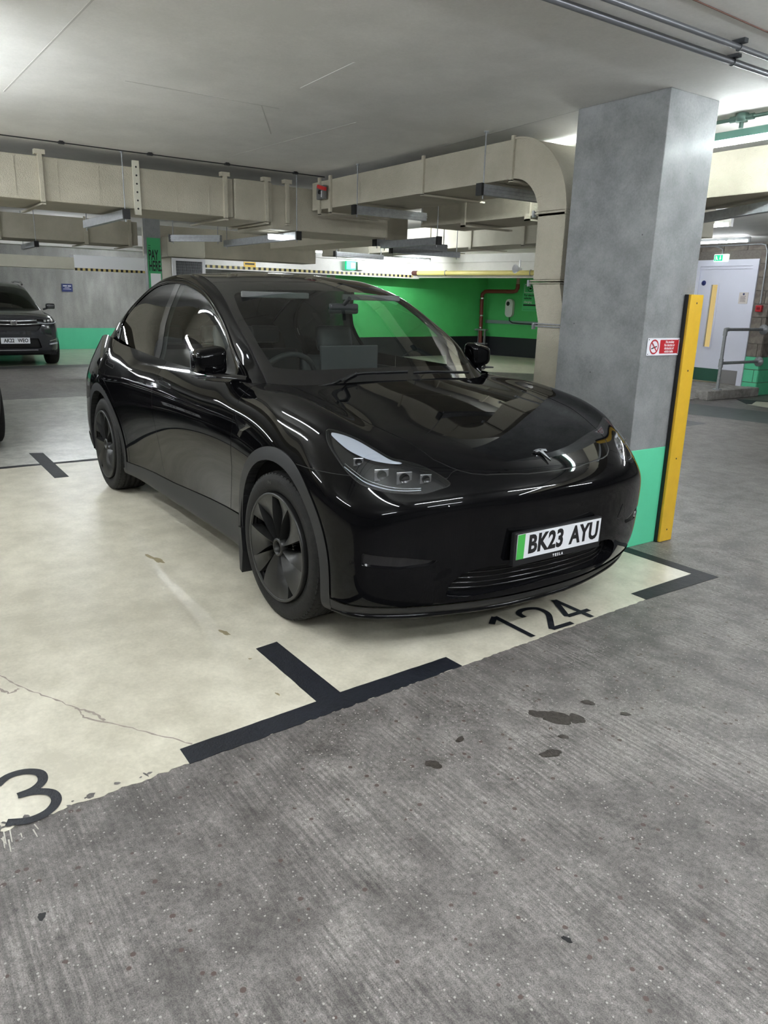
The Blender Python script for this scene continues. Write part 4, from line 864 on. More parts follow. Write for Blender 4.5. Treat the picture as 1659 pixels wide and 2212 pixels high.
def spline(P, n=5, closed=False):
    P = [np.array(p, float) for p in P]; m = len(P); out = []
    for i in range(m if closed else m-1):
        p0, p1, p2, p3 = (P[(i-1) % m], P[i], P[(i+1) % m], P[(i+2) % m]) if closed else (P[max(i-1, 0)], P[i], P[i+1], P[min(i+2, m-1)])
        for k in range(n):
            t = k/n; out.append(.5*((2*p1)+(-p0+p2)*t+(2*p0-5*p1+4*p2-p3)*t*t+(-p0+3*p1-3*p2+p3)*t**3))
    if not closed: out.append(P[-1])
    return [tuple(p) for p in out]
AX = lambda x, z, xc: np.hypot(x-xc, z-.352)
BW = lambda z, zs, xs: np.interp(z, zs, xs)
# ================= THE BLACK CAR =================
car = empty('car', (0, 0, 0)); tag(car, 'glossy black electric car with black wheels parked in the cream bay beside the pillar', 'car')
BODY = subdiv(fit_cage(body_cage(), 3, .8), 4); GRN = subdiv(fit_cage(green_cage(), 3, .8), 4)
def orient(Mh):
    V, N, T = Mh; c = V[T].mean(1); n = np.cross(V[T[:, 1]]-V[T[:, 0]], V[T[:, 2]]-V[T[:, 0]])
    o = c-np.array([-1.5, 0, .6])
    if (n*o).sum(1).mean() < 0: T = T[:, ::-1]
    if (N*(V-np.array([-1.5, 0, .6]))).sum(1).mean() < 0: N = -N
    return V, N, T
BODY = orient(BODY); GRN = orient(GRN)
rem = BODY
# wheel openings
for xc in (0, -2.89):
    hole, rem = cut(rem, lambda x, y, z: np.minimum(.408-AX(x, z, xc), np.abs(y)-.62), 0)
# arch cladding
arch, rem = cut(rem, lambda x, y, z: np.minimum(np.maximum(.468-AX(x, z, 0), .466-AX(x, z, -2.89)), np.abs(y)-.72), .002)
def zrock(x): return np.interp(x, [-3.9, -3.3, -2.45, -2.35, -1.9, -1.5, -.6, -.3, .40, .50, .70, .9], [.34, .34, .30, .302, .325, .335, .385, .40, .262, .252, .238, .232])
rock, rem = cut(rem, lambda x, y, z: zrock(x)-z, .002)
for nm, Mh in (('wheel_arch_trim', arch), ('sill_cladding', rock)):
    for part_ in sides(Mh):
        if nm == 'sill_cladding': surf(nm, part_, CLAD, car, .005); continue
        cx_ = part_[0][part_[2]].mean(1)[:, 0]
        for q_ in (cx_ > -1.5, cx_ < -1.5): surf(nm, compact(part_[0], part_[1], part_[2][q_]), CLAD, car, .005)
# headlights: outline traced on the surface, in the (x, z) and (y, z) mix
HL = [(.27, .838, .937), (.282, .849, .921), (.321, .862, .888), (.383, .865, .849), (.446, .861, .809), (.487, .854, .784), (.531, .84, .76), (.577, .812, .745), (.621, .774, .736), (.661, .726, .732), (.696, .675, .731), (.715, .638, .733), (.728, .59, .745), (.736, .533, .763), (.685, .556, .796), (.621, .606, .828), (.582, .656, .843), (.555, .698, .853), (.503, .731, .879), (.426, .767, .912), (.363, .795, .93), (.305, .819, .94)]
hn = np.array([.72, .52, .46]); hn /= np.linalg.norm(hn); hu = np.cross([0, 0, 1], hn); hu /= np.linalg.norm(hu); hv = np.cross(hn, hu)
def hproj(x, y, z): ay = np.abs(y); return x*hu[0]+ay*hu[1]+z*hu[2], x*hv[0]+ay*hv[1]+z*hv[2]
HP = [tuple(float(q) for q in hproj(*p)) for p in HL]; HPs = spline(HP, 4, True)
fh = lambda x, y, z: np.minimum(sdf(HPs, *hproj(x, y, z)), np.minimum(x-.15, z-.68))
lampM, rem = cut(rem, fh, .004)
# lower grille and corner intakes
GP = spline([(0, .392), (.2, .40), (.36, .395), (.46, .380), (.52, .335), (.53, .285), (.49, .262), (.30, .268), (0, .278)], 4)
GPf = GP+[(-y, z) for y, z in GP[::-1]]
grM, rem = cut(rem, lambda x, y, z: np.minimum(sdf(GPf, y, z), x-.5), .001)
IP = [(.585, .487), (.62, .486), (.70, .470), (.748, .449), (.735, .430), (.69, .420), (.64, .430), (.595, .438)]
inM, rem = cut(rem, lambda x, y, z: np.minimum(sdf([(a, b) for a, b in IP], x, z), np.minimum(np.abs(y)-.56, .868-np.abs(y))), .001)
# hood
HE = [(0, .802), (.05, .802), (.16, .797), (.263, .778), (.363, .757), (.42, .735), (.463, .706), (.488, .682), (.535, .620), (.565, .50), (.60, .40), (.633, .289), (.643, .12), (.655, -.10), (.645, -.38), (.655, -.75), (0, -.75)]
HEs = [(y, x) for y, x in HE]; HEf = HEs+[(-y, x) for y, x in HEs[::-1]]
hoodM, rem = cut(rem, lambda x, y, z: np.minimum(sdf(HEf, y, x), z-.74), .005)
surf('bonnet', hoodM, PAINT, car)
bumpM, rem = cut(rem, lambda x, y, z: np.minimum(np.maximum(np.minimum(.782-z, x-.12), np.minimum(x-.70, .50-np.abs(y)+(x-.70)*2)), x-.12), .003)
bp0 = surf('front_bumper', bumpM, PAINT, car)
xd = lambda z: BW(z, [.2, .39, .635, .86, .92, .985, 1.1], [-.66, -.605, -.53, -.513, -.518, -.50, -.45])
fendM, rem = cut(rem, lambda x, y, z: x-xd(z), .005)
for p_ in sides(fendM): surf('front_wing', p_, PAINT, car)
xb = lambda z: BW(z, [.2, .30, .42, .69, .86, .92, 1.0, 1.15], [-1.62, -1.655, -1.715, -1.728, -1.722, -1.72, -1.68, -1.58])
fdM, rem = cut(rem, lambda x, y, z: x-xb(z), .005)
rdM, rem = cut(rem, lambda x, y, z: np.minimum(x+BW(z, [.2, .86, 1.0, 1.2], [2.84, 2.775, 2.76, 2.85]), AX(x, z, -2.89)-.515), .005)
tlM, rem = cut(rem, lambda x, y, z: np.minimum(np.minimum(-3.52-x+(1.10-z)*.0, 1.04-z), z-.86+(x+3.7)*.15), .003)
surf('tail_lamp', tlM, REDL, car)
qs = [surf('rear_quarter_panel', p_, PAINT, car) for p_ in sides(rem)]
doors = []
for i, p_ in enumerate(sides(fdM)):
    d_ = surf('front_door', p_, PAINT, car); doors.append(d_)
for p_ in sides(rdM): doors.append(surf('rear_door', p_, PAINT, car))
# headlamp: clear lens over a recessed dark housing with reflector blocks and a pale light bar
for sgn, p_ in zip((-1, 1), sides(lampM)):
    lens = surf('headlamp', p_, LENS, car); skirt('lamp_return', p_, .03, DARK, lens)
    surf('lamp_housing', p_, mat('lamp_housing_black', (.012, .012, .013), .25, 0, .5, .3), lens, -.028)
    V, N, T = p_; N = N/np.linalg.norm(N, axis=1)[:, None]
    bar_, _ = split(p_, sdf(spline([tuple(float(q) for q in hproj(*p)) for p in [(.29, .838, .935), (.345, .835, .905), (.42, .815, .870), (.50, .775, .848), (.56, .715, .838), (.585, .66, .838), (.545, .70, .856), (.49, .737, .882), (.42, .77, .912), (.35, .80, .928)]], 4, True), *hproj(V[:, 0], V[:, 1], V[:, 2])))
    surf('light_bar', bar_, DRL, lens, -.012)
    def onlamp(x, y, z, dpt):
        k = np.argmin(((V-np.array([x, sgn*y, z]))**2).sum(1)); return Vector(V[k]-N[k]*dpt), Vector(N[k])
    for (x, y, z, s_) in ((.47, .80, .835, .022), (.575, .755, .797, .032), (.63, .69, .787, .034), (.672, .61, .785, .026)):
        c, n = onlamp(x, y, z, .020); Mq = Vector((1, 0, 0)).rotation_difference(Vector((1, sgn*.25, 0)).normalized()).to_matrix().to_4x4(); Mq.translation = c
        b = MB().box(-.012, -s_, -s_*.8, .004, s_, s_*.8, M_=Mq, bev=.003); b.build('reflector', BRIGHT, lens)
        b = MB().lathe([(0, .0055), (s_*.55, .005), (s_*.62, .009)], 16, 'X'); b.V = [tuple(Mq @ Vector(v)) for v in b.V]; b.build('projector_lens', GLOSSB, lens)
    # ribs of the lower signature line
    for o_ in (.0, .012):
        pts = []
        for (x, y, z) in ((.45, .862, .825), (.50, .85, .793), (.56, .822, .768), (.62, .775, .752), (.67, .71, .746), (.705, .65, .750)):
            c, n = onlamp(x, y, z+o_, .010); pts.append(tuple(c))
        MB().tube(spline(pts, 4), .0022, 6).build('signature_strip', BRIGHT if o_ else DRL, lens)
# grille: recessed plate and slats
g0 = surf('lower_grille', grM, GAP, car, -.055); skirt('grille_return', grM, .056, GLOSSB, g0)
lip_ = MB()
for zz in (.295, .318, .341, .364, .385):
    pts = []
    for k in range(-12, 13):
        y = .50*k/12; x = .818-.28*(y*y)-.9*max(0, abs(y)-.30)**2-.022+.06*(zz-.3); pts.append((x, y, zz))
    lip_.tube(pts, .0045, 5)
lip_.build('grille_slats', GLOSSB, g0)
for p_ in sides(inM): v_ = surf('bumper_vent', p_, GLOSSB, car, -.012); skirt('vent_return', p_, .013, GLOSSB, v_)
# splitter lip under the bumper
pts = [(.44, -.905, .20), (.55, -.845, .192), (.64, -.68, .186), (.705, -.48, .183), (.755, -.25, .181), (.768, 0, .180), (.755, .25, .181), (.705, .48, .183), (.64, .68, .186), (.55, .845, .192), (.44, .905, .20)]
MB().tube(spline(pts, 6), .012, 8).build('front_lip', PAINT, car)
# ridge line over the grille, slight dark strip of the tow cover
MB().tube([(.7815+.002, .497+.038*math.cos(a*PI/10)*.92, .521+.038*math.sin(a*PI/10)) if True else None for a in range(20)], .0012, 4, closed=True).build('tow_eye_cover', GAP, car)
surf('inner_gap', join(GAPS), GAP, car)
# inner dark shell so that nothing shows through the openings
q = MB()
q.box(-3.6, -.62, .17, .55, .62, .24).box(-3.75, -.60, .24, -3.45, .60, .9).box(.12, -.60, .24, .60, .60, .66).box(-2.35, -.86, .22, -.50, .86, .30)
q.build('underbody', DARK, car)
for xc in (0, -2.89):
    for s_ in (-1, 1):
        b = MB(); n = 28; V = []; F = []
        for k in range(n+1):
            a = -.25+(PI+.5)*k/n; r = .425
            for y in (.60, .935): V.append((xc+r*math.cos(a), s_*y, .352+r*math.sin(a)))
        for k in range(n): F.append((2*k, 2*k+1, 2*k+3, 2*k+2))
        o = len(V); V.append((xc, s_*.60, .352)); F += [(o, 2*k, 2*k+2) for k in range(n)]
        b.add(V, F, True); b.build('arch_liner', LINER, car)
# returns of the arch lips
for xc in (0, -2.89):
    for s_ in (-1, 1):
        V_ = arch[0]; A_ = AX(V_[:, 0], V_[:, 2], xc); sel = (np.abs(A_-.408) < .004) & (np.sign(V_[:, 1]) == s_); P_ = V_[sel]
        if len(P_) < 5: continue
        an = np.arctan2(P_[:, 2]-.352, P_[:, 0]-xc); an = np.where(an < -PI/2, an+2*PI, an); o_ = np.argsort(an); P_ = P_[o_]
        V = []; F = []
        for p in P_: V += [(p[0], p[1]+s_*.005, p[2]), (p[0], p[1]-s_*.045, p[2])]
        for k in range(len(P_)-1): F.append((2*k, 2*k+1, 2*k+3, 2*k+2))
        MB().add(V, F, True).build('arch_lip', CLAD, car)
# mud flaps
for s_ in (-1, 1):
    b = MB(); b.prism([(-.425, .11), (-.40, .10), (-.385, .22), (-.40, .34), (-.435, .34)], 'Y', s_*.80, s_*.945); b.build('mud_flap', CLAD, car)
# ---------------- greenhouse ----------------
GAPS.clear()
rem = GRN
ARC = [(-2.93, 1.10), (-2.96, 1.22), (-2.887, 1.341), (-2.67, 1.455), (-2.427, 1.532), (-2.23, 1.558), (-2.048, 1.566), (-1.807, 1.560), (-1.559, 1.523), (-1.354, 1.470), (-1.152, 1.381), (-.976, 1.282), (-.825, 1.179), (-.711, 1.109), (-.643, 1.061), (-.60, 1.0), (-.60, .95), (-2.93, .95)]
ARCs = spline(ARC[:16], 4)+ARC[16:]
dlo, rest = cut(rem, lambda x, y, z: np.minimum(sdf(ARCs, x, z), np.abs(y)-(.585+.0*x)), .003)
sideglass, trimM = split(dlo, (lambda V: sdf(ARCs, V[:, 0], V[:, 2])-.026)(dlo[0]))
bright_, trimM = split(trimM, (lambda V: .012-np.abs(sdf(ARCs, V[:, 0], V[:, 2])-.018))(trimM[0]))
for p_ in sides(trimM): surf('window_surround', p_, GLOSSB, car)
for p_ in sides(bright_): surf('window_trim', p_, GLOSSB, car, .003)
GV = GRN[0]
def gpt(x, z, s_, off):
    m_ = (np.abs(GV[:, 0]-x) < .08) & (np.abs(GV[:, 2]-z) < .08) & (GV[:, 1]*s_ > .4); ii = np.where(m_)[0]; k = ii[np.argmin((GV[ii][:, 0]-x)**2+(GV[ii][:, 2]-z)**2)]
    p = GV[k]; n = GRN[1][k]; n = n/np.linalg.norm(n); y = p[1]+(-(x-p[0])*n[0]-(z-p[2])*n[2])/n[1]; return (x+n[0]*off, y+n[1]*off, z+n[2]*off)
for s_ in (-1, 1):
    for ins, r_t in ((.004, .0055), (.025, .004)):
        cen = np.array([-1.8, 1.1]); L_a = []
        for x, z in ARCs[4:58]:
            dv = cen-np.array([x, z]); dv = dv/np.linalg.norm(dv)*ins; L_a.append(gpt(x+dv[0], z+dv[1], s_, .001))
        MB().tube(L_a, r_t, 8).build('window_trim_bead', PAINT, car)
xbp = lambda z: BW(z, [1.0, 1.12, 1.20, 1.28, 1.38, 1.446, 1.54, 1.6], [-1.90, -1.94, -1.99, -2.02, -2.0, -1.956, -1.90, -1.86])
fw_, rr_ = split(sideglass, (lambda V: V[:, 0]-xbp(V[:, 2])-.012)(sideglass[0])); bpM, rr_ = split(rr_, (lambda V: V[:, 0]-xbp(V[:, 2])+.085)(rr_[0]))
sail, fw_ = split(fw_, (lambda V: V[:, 0]+.955-(V[:, 2]-1.07)*.25)(fw_[0]))
rq, rr_ = split(rr_, (lambda V: -2.62-V[:, 0]-(V[:, 2]-1.2)*.35)(rr_[0])); 
for p_ in sides(fw_): surf('front_side_window', p_, GLASS, car, -.002)
for p_ in sides(rr_): surf('rear_side_window', p_, PRIV, car, -.002)
for p_ in sides(rq): surf('quarter_window', p_, PRIV, car, -.002)
for p_ in sides(bpM): surf('door_pillar', p_, GLOSSB, car)
for p_ in sides(sail): surf('mirror_sail', p_, GLOSSB, car)
WE = [(-.40, .74), (-.568, .722), (-.70, .715), (-.846, .706), (-1.0, .689), (-1.14, .668), (-1.401, .628), (-1.705, .600), (-2.1, .585), (-2.5, .59), (-2.8, .61), (-3.0, .63), (-3.3, .66), (-3.9, .66)]
wy = lambda x: np.interp(-x, [-a for a, b in WE], [b for a, b in WE])
topM, rail = cut(rest, lambda x, y, z: wy(x)-np.abs(y), .005)
for p_ in sides(rail): surf('roof_side_rail', p_, PAINT, car)
wsM, roofM = cut(topM, lambda x, y, z: x+1.36+.30*y*y, .004)
roofM, rgM = cut(roofM, lambda x, y, z: x+2.75-.1*y*y, .004)
surf('roof_glass', roofM, GLOSSB, car); surf('rear_window', rgM, GLOSSB, car)
FR = [(-.374, 0), (-.376, .145), (-.40, .318), (-.455, .50), (-.53, .620), (-.575, .668), (-.72, .672), (-.98, .645), (-1.13, .615), (-1.235, .575), (-1.25, .50), (-1.215, .22), (-1.19, .0)]
FRf = spline(FR[:6], 3)+spline(FR[6:11], 3)[0:]+FR[11:]; FRp = [(x, y) for x, y in FRf]+[(x, -y) for x, y in FRf[::-1]]
gl, frit = split(wsM, sdf(FRp, wsM[0][:, 0], wsM[0][:, 1]))
ws = surf('windscreen', gl, GLASS, car); surf('windscreen_border', frit, GLOSSB, ws)
surf('inner_gap', join(GAPS), GAP, car)
# inner trim of the greenhouse
inn = [p for p in (rail,)]
_, pil = split(rail, rail[0][:, 2]*0+1.0-2.0*(rail[0][:, 0] < -3.3))
pil = compact(rail[0], rail[1], rail[2][rail[0][rail[2]].mean(1)[:, 0] > -3.2])
for p_ in sides(pil): surf('pillar_trim', p_, HEAD, car, -.03, flip=True)
frin = compact(frit[0], frit[1], frit[2][(np.abs(frit[0][frit[2]].mean(1)[:, 1]) > .60) & (frit[0][frit[2]].mean(1)[:, 0] < -.6)])
for p_ in sides(frin): surf('pillar_trim', p_, HEAD, car, -.022, flip=True)
surf('headliner', roofM, HEAD, car, -.045, flip=True)
for p_ in sides(trimM): surf('door_seal', p_, INT, car, -.012, flip=True)
for p_ in sides(bpM): surf('door_pillar_trim', p_, HEAD, car, -.03, flip=True)
# cowl between bonnet and windscreen
b = MB(); V = []; F = []
CW = [(-.72, -.20), (-.60, -.30)]
ys = np.linspace(-.70, .70, 29)
for y in ys:
    xf = -.255-.52*(abs(y)/.67)**2.6*.5-.0; xr = xf-.16
    V += [(xf+.02, y, 1.055-.012*(y/.7)**2), (xr, y, 1.075-.02*(y/.7)**2)]
for k in range(len(ys)-1): F.append((2*k, 2*k+1, 2*k+3, 2*k+2))
b.add(V, F, True).build('cowl_panel', CLAD, car)
# wipers
def on_green(x, y, d=.006):
    V, N, T = wsM; k = np.argmin((V[:, 0]-x)**2+(V[:, 1]-y)**2); n = N[k]/np.linalg.norm(N[k]); return tuple(V[k]+n*d)
for pts in ([(-.32, -.60), (-.36, -.45), (-.37, -.3), (-.36, -.12), (-.35, 0.02)], [(-.34, .05), (-.355, .2), (-.375, .38), (-.43, .52)]):
    P_ = [on_green(x+.025, y, .004) for x, y in pts]; MB().tube(spline(P_, 4), .005, 6).build('wiper', CLAD, car)
MB().tube([(-.29, -.42, 1.075), on_green(-.33, -.38, .010), on_green(-.345, -.3, .010)], .006, 6).build('wiper_arm', CLAD, car)
# ---------------- mirrors ----------------
def mirror(s_):
    m_ = MB(); bm = bmesh.new(); bmesh.ops.create_cube(bm, size=1)
    for v in bm.verts:
        x, y, z = v.co; v.co = Vector((-.79+x*(.125 if z > 0 else .13)+(-.01 if y*s_ > 0 else .0), s_*.925+y*.165, 1.138+z*(.150 if y*s_ < 0 else .125)+(.012 if z > 0 and y*s_ < 0 else 0)))
        if x > 0: v.co.y -= 0; v.co.z += (-.006 if z > 0 else .004)
    bmesh.ops.bevel(bm, geom=bm.edges[:], offset=.038, segments=5, affect='EDGES', profile=.5)
    bm.verts.index_update(); V = [tuple(v.co) for v in bm.verts]; F = [[v.index for v in f.verts] for f in bm.faces]; bm.free()
    m_.add(V, F, True); o = m_.build('door_mirror', PAINT, car)
    b = MB().box(-.842, s_*1.01, 1.085, -.836, s_*.865, 1.19, bev=.002); b.build('mirror_glass', CHROME, o)
    b = MB(); b.tube(spline([(-.765, s_*.96, 1.066), (-.755, s_*.92, 1.062), (-.72, s_*.875, 1.060), (-.67, s_*.835, 1.058), (-.62, s_*.79, 1.056)], 5), [.020+.004*math.sin(k*.16) for k in range(21)], 12); b.build('mirror_arm', GLOSSB, o)
    MB().box(-.82, s_*.865, 1.058, -.725, s_*1.015, 1.067, bev=.003).build('mirror_base', CLAD, o)
mirror(-1); mirror(1)
# door handles: flush panel lines
def side_pt(x, z, s_, off):
    V, N, T = BODY; m_ = (np.abs(V[:, 0]-x) < .06) & (np.abs(V[:, 2]-z) < .06) & (V[:, 1]*s_ > .5)
    k = np.where(m_)[0][np.argmin((V[m_][:, 0]-x)**2+(V[m_][:, 2]-z)**2)]; p = V[k]; n = N[k]
    y = p[1]+(-(x-p[0])*n[0]-(z-p[2])*n[2])/n[1]; return (x, y+s_*off, z)
for di, (dx, par) in enumerate(((0, 0), (-1.17, 2))):
    for s_ in (-1, 1):
        ol = [(-1.655, .972), (-1.60, .978), (-1.575, .962), (-1.44, .955), (-1.415, .940), (-1.43, .930), (-1.60, .940), (-1.64, .945)]
        ring_ = [side_pt(x+dx, z+(.02 if dx else 0), s_, .001) for x, z in spline(ol, 3, True)]
        par_o = doors[(0 if s_ < 0 else 1)+(2 if dx else 0)]
        MB().tube(ring_, .0016, 4, closed=True).build('door_handle', GAP, par_o)
# side repeater camera on the front wing
for s_ in (-1, 1):
    P_ = [side_pt(x, z, s_, .0) for x, z in ((-.50, .905), (-.30, .868), (-.385, .835), (-.41, .80))]
    Q_ = [side_pt(x, z, s_, .012) for x, z in ((-.47, .893), (-.335, .866), (-.395, .84), (-.415, .815))]
    MB().add(P_+Q_, [(4, 5, 6, 7), (0, 1, 5, 4), (1, 2, 6, 5), (2, 3, 7, 6), (3, 0, 4, 7)]).build('side_camera', GLOSSB, car)
# ---------------- emblem and number plate ----------------
b = MB(); KE = np.argmin(np.abs(BODY[0][:, 0]-.722)+np.abs(BODY[0][:, 1])*5+(BODY[0][:, 2] < .7)*9); Mem = frame(Vector((BODY[0][KE][0]+.0035, 0, BODY[0][KE][2]+.006)), (0, 1, 0), Vector((-.36, 0, .17)))
def flatp(pts, h0, h1):
    n = len(pts); V = [tuple(Mem @ Vector((a, c, h0))) for a, c in pts]+[tuple(Mem @ Vector((a, c, h1))) for a, c in pts]
    b.add(V, [tuple(range(n))[::-1], tuple(range(n, 2*n))]+[(i, (i+1) % n, n+(i+1) % n, n+i) for i in range(n)])
flatp([(-.040, .034), (-.020, .040), (0, .042), (.020, .040), (.040, .034), (.037, .030), (.018, .035), (0, .0365), (-.018, .035), (-.037, .030)], -.002, .005)
flatp([(-.036, .027), (-.018, .032), (-.006, .033), (0, .026), (.006, .033), (.018, .032), (.036, .027), (.031, .017), (.020, .022), (.010, .023), (0, -.045), (-.010, .023), (-.020, .022), (-.031, .017)], -.002, .006)
b.build('front_emblem', CHROME, car)
npl = MB().box(.835, -.272, .398, .862, .272, .546, bev=.006).build('number_plate_holder', BLACKT, car)
PL = lambda y, z, x=.8655: frame(Vector((x, y, z)), (0, 1, 0), (.035, 0, 1))
q = MB().box(-.26, -.0555, -.002, .26, .0555, .002); q.V = [tuple(PL(0, .484, .8635) @ Vector(v)) for v in q.V]; plw = q.build('number_plate', PLATEW, npl)
q = MB().box(-.26, -.0555, .0016, -.218, .0555, .0024); q.V = [tuple(PL(0, .484, .8635) @ Vector(v)) for v in q.V]; q.build('green_strip', GREENB, plw)
text_mesh('lettering', 'BK23', .112, BLACKT, plw, PL(-.088, .4835, .8662), .0004, .84, .0042, space=1.06); text_mesh('lettering', 'AYU', .112, BLACKT, plw, PL(.155, .4835, .8662), .0004, .82, .0042, space=1.04)
text_mesh('maker_lettering', 'T E S L A', .017, WHITE, npl, PL(-.005, .411, .8632), .0004, 1.0, .0006)
# ---------------- wheels (template: axle along y, outer face towards -y) ----------------
def make_wheel(parent, loc_, rz):
    tw = .128
    prof = [(.250, -.085), (.258, -.108), (.270, -.116), (.292, -.1235), (.315, -.1245), (.332, -.119), (.345, -.106), (.3515, -.090)]
    grooves = (-.058, -.020, .020, .058)
    pr = list(prof); 
    for g in grooves: pr += [(.3535, g-.006), (.3455, g-.005), (.3455, g+.005), (.3535, g+.006)]
    pr += [(.3515, .090), (.345, .106), (.332, .119), (.315, .1245), (.270, .116), (.250, .085)]
    b = MB().lathe(pr, 96, 'Y')
    # shoulder lugs
    for k in range(72):
        for sg_ in (-1, 1):
            a = 2*PI*(k+.25*(sg_ > 0))/72; Mr = Matrix.Rotation(-a, 4, 'Y')
            V = [(.3500, sg_*.069, -.0105), (.3545, sg_*.069, -.0105), (.3545, sg_*.069, .0105), (.3500, sg_*.069, .0105), (.340, sg_*.111, -.0115), (.347, sg_*.109, -.0115), (.347, sg_*.109, .0115), (.340, sg_*.111, .0115)]
            V = [tuple(Mr @ Vector(v)) for v in V]; b.add(V, [(1, 2, 6, 5), (0, 1, 5, 4), (3, 7, 6, 2), (4, 5, 6, 7), (0, 3, 2, 1)])
    ty = b.build('wheel_tyre', RUBBER, parent); ty.location = loc_; ty.rotation_euler = (0, 0, rz)
    tm_ = text_mesh('sidewall_lettering', 'Pro', .022, mat('worn_rubber_print', (.04, .039, .037), .6), ty, frame(Vector((-.06, -.1255, .298)), Vector((1, 0, .2)), Vector((-.2, 0, 1))), .0005, 1, .0005)
    # rim barrel
    MB().lathe([(.250, -.085), (.245, -.105), (.236, -.098), (.228, -.06), (.222, .03), (.215, .10), (.18, .105), (0, .105)], 64, 'Y').build('rim_barrel', PAINT, ty)
    MB().lathe([(.155, -.03), (.165, -.03), (.165, -.012), (.06, -.012), (.06, -.03), (.155, -.03)], 48, 'Y').build('brake_disc', STEEL, ty)
    # real alloy spokes behind the cover
    sp_ = MB()
    for k in range(10):
        a = 2*PI*k/10+.1; Mr = Matrix.Rotation(a, 4, 'Y'); sp_.box(.05, -.062, -.014, .235, -.040, .014, M_=Mr)
    sp_.lathe([(0, -.066), (.05, -.066), (.06, -.04), (0, -.04)], 24, 'Y'); sp_.build('alloy_spokes', GLOSSB, ty)
    # turbine cover
    cv = MB().lathe([(.256, -.108), (.2585, -.128), (.256, -.134), (.2445, -.1345), (.242, -.126)], 96, 'Y').build('wheel_cover', COVER, ty)
    hb = MB().lathe([(.030, -.080), (.031, -.122), (.037, -.124), (.043, -.120), (.046, -.09)], 36, 'Y').build('hub_ring', COVER, cv); MB().lathe([(0, -.086), (.022, -.085), (.031, -.080)], 24, 'Y').build('hub_cap', GLOSSB, cv)
    def blade(a0, w_in, w_out, sw, name):
        V = []; F = []; nr = 12; nw = 4
        for i in range(nr+1):
            t = i/nr; r = .040+(.2445-.040)*t
            lead = a0+sw*(t**1.2); wd_ = w_in+(w_out-w_in)*(3*t*t-2*t**3)*1.0
            for j in range(nw+1):
                u = j/nw; a = lead+wd_*u
                dep = -.118-.014*(t**.8)-.010*math.sin(PI*t)*(1-u)+.030*u**1.3*(1-t**2.5)
                V.append((r*math.cos(a), dep, r*math.sin(a)))
        for i in range(nr):
            for j in range(nw): k = i*(nw+1)+j; F.append((k, k+1, k+nw+2, k+nw+1))
        q = MB().add(V, F, True)
        # side walls give the blade thickness
        for j in (0, nw):
            e = [V[i*(nw+1)+j] for i in range(nr+1)]; W = e+[(p[0]*.99, -.078, p[2]*.99) for p in e]
            q.add(W, [(i, i+1, nr+2+i, nr+1+i) for i in range(nr)])
        return q.build(name, COVER, cv)
    for k in range(5):
        a = 2*PI*k/5+.35
        blade(a, .42, .66, .06, 'cover_blade'); blade(a+.74, .16, .36, -.03, 'cover_blade')
    return ty
wheel = make_wheel(car, (0, -.822, .352), .034)
w2 = copy_tree(wheel, car); w2.location = (-2.89, -.822, .352); w2.rotation_euler = (0, 1.1, 0)
w3 = copy_tree(wheel, car); w3.location = (0, .822, .352); w3.rotation_euler = (0, 0, PI+.034)
w4 = copy_tree(wheel, car); w4.location = (-2.89, .822, .352); w4.rotation_euler = (0, .5, PI)
# ---------------- interior ----------------
q = MB().box(-2.9, -.78, .30, -.5, .78, .36).box(-.95, -.80, .36, -.86, .80, .62).box(-3.3, -.70, .36, -2.75, .70, 1.02)
for s_ in (-1, 1): q.box(-2.9, s_*.80, .36, -.6, s_*.84, 1.0)
q.build('cabin_floor', INT, car)
q = MB(); q.prism([(-.36, 1.03), (-.55, 1.045), (-.80, 1.01), (-.93, .95), (-.95, .80), (-.80, .62), (-.40, .62)], 'Y', -.79, .79); q.build('dashboard', INT, car)
def seat(y, x=-1.55, nm='front_seat'):
    t = MB()
    def rb(b, x0, y0, z0, x1, y1, z1, rake=0, px=0, pz=0, bev=.04):
        Mr = Matrix.Translation((px, 0, pz)) @ Matrix.Rotation(rake, 4, 'Y') @ Matrix.Translation((-px, 0, -pz)); b.box(x0, y0, z0, x1, y1, z1, M_=Mr, bev=bev); return b
    rb(t, x-.05, y-.25, .52, x+.48, y+.25, .66, .06, x, .6)
    for f in range(len(t.sm)): t.sm[f] = True
    o = t.build(nm, SEAT, car)
    t = MB(); rb(t, x-.10, y-.255, .62, x+.02, y+.255, 1.12, -.30, x, .62, .055); rb(t, x+.0, y-.15, .70, x+.04, y+.15, 1.04, -.30, x, .62, .018); t.sm = [True]*len(t.sm); t.build('backrest', SEAT, o)
    t = MB(); rb(t, x-.08, y-.14, 1.135, x+.0, y+.14, 1.315, -.24, x, .70, .04); t.sm = [True]*len(t.sm); t.build('headrest', SEAT, o)
seat(-.38); seat(.38)
t = MB(); t.box(-2.65, -.66, .50, -2.15, .66, .64, bev=.05); t.box(-2.78, -.66, .62, -2.60, .66, 1.10, M_=Matrix.Translation((-2.6, 0, .6)) @ Matrix.Rotation(-.3, 4, 'Y') @ Matrix.Translation((2.6, 0, -.6)), bev=.05)
t.sm = [True]*len(t.sm); rs = t.build('rear_seat', SEAT, car)
for y in (-.42, 0, .42): MB().box(-2.98, y-.13, 1.10, -2.88, y+.13, 1.24, bev=.035).build('rear_headrest', SEAT, rs)
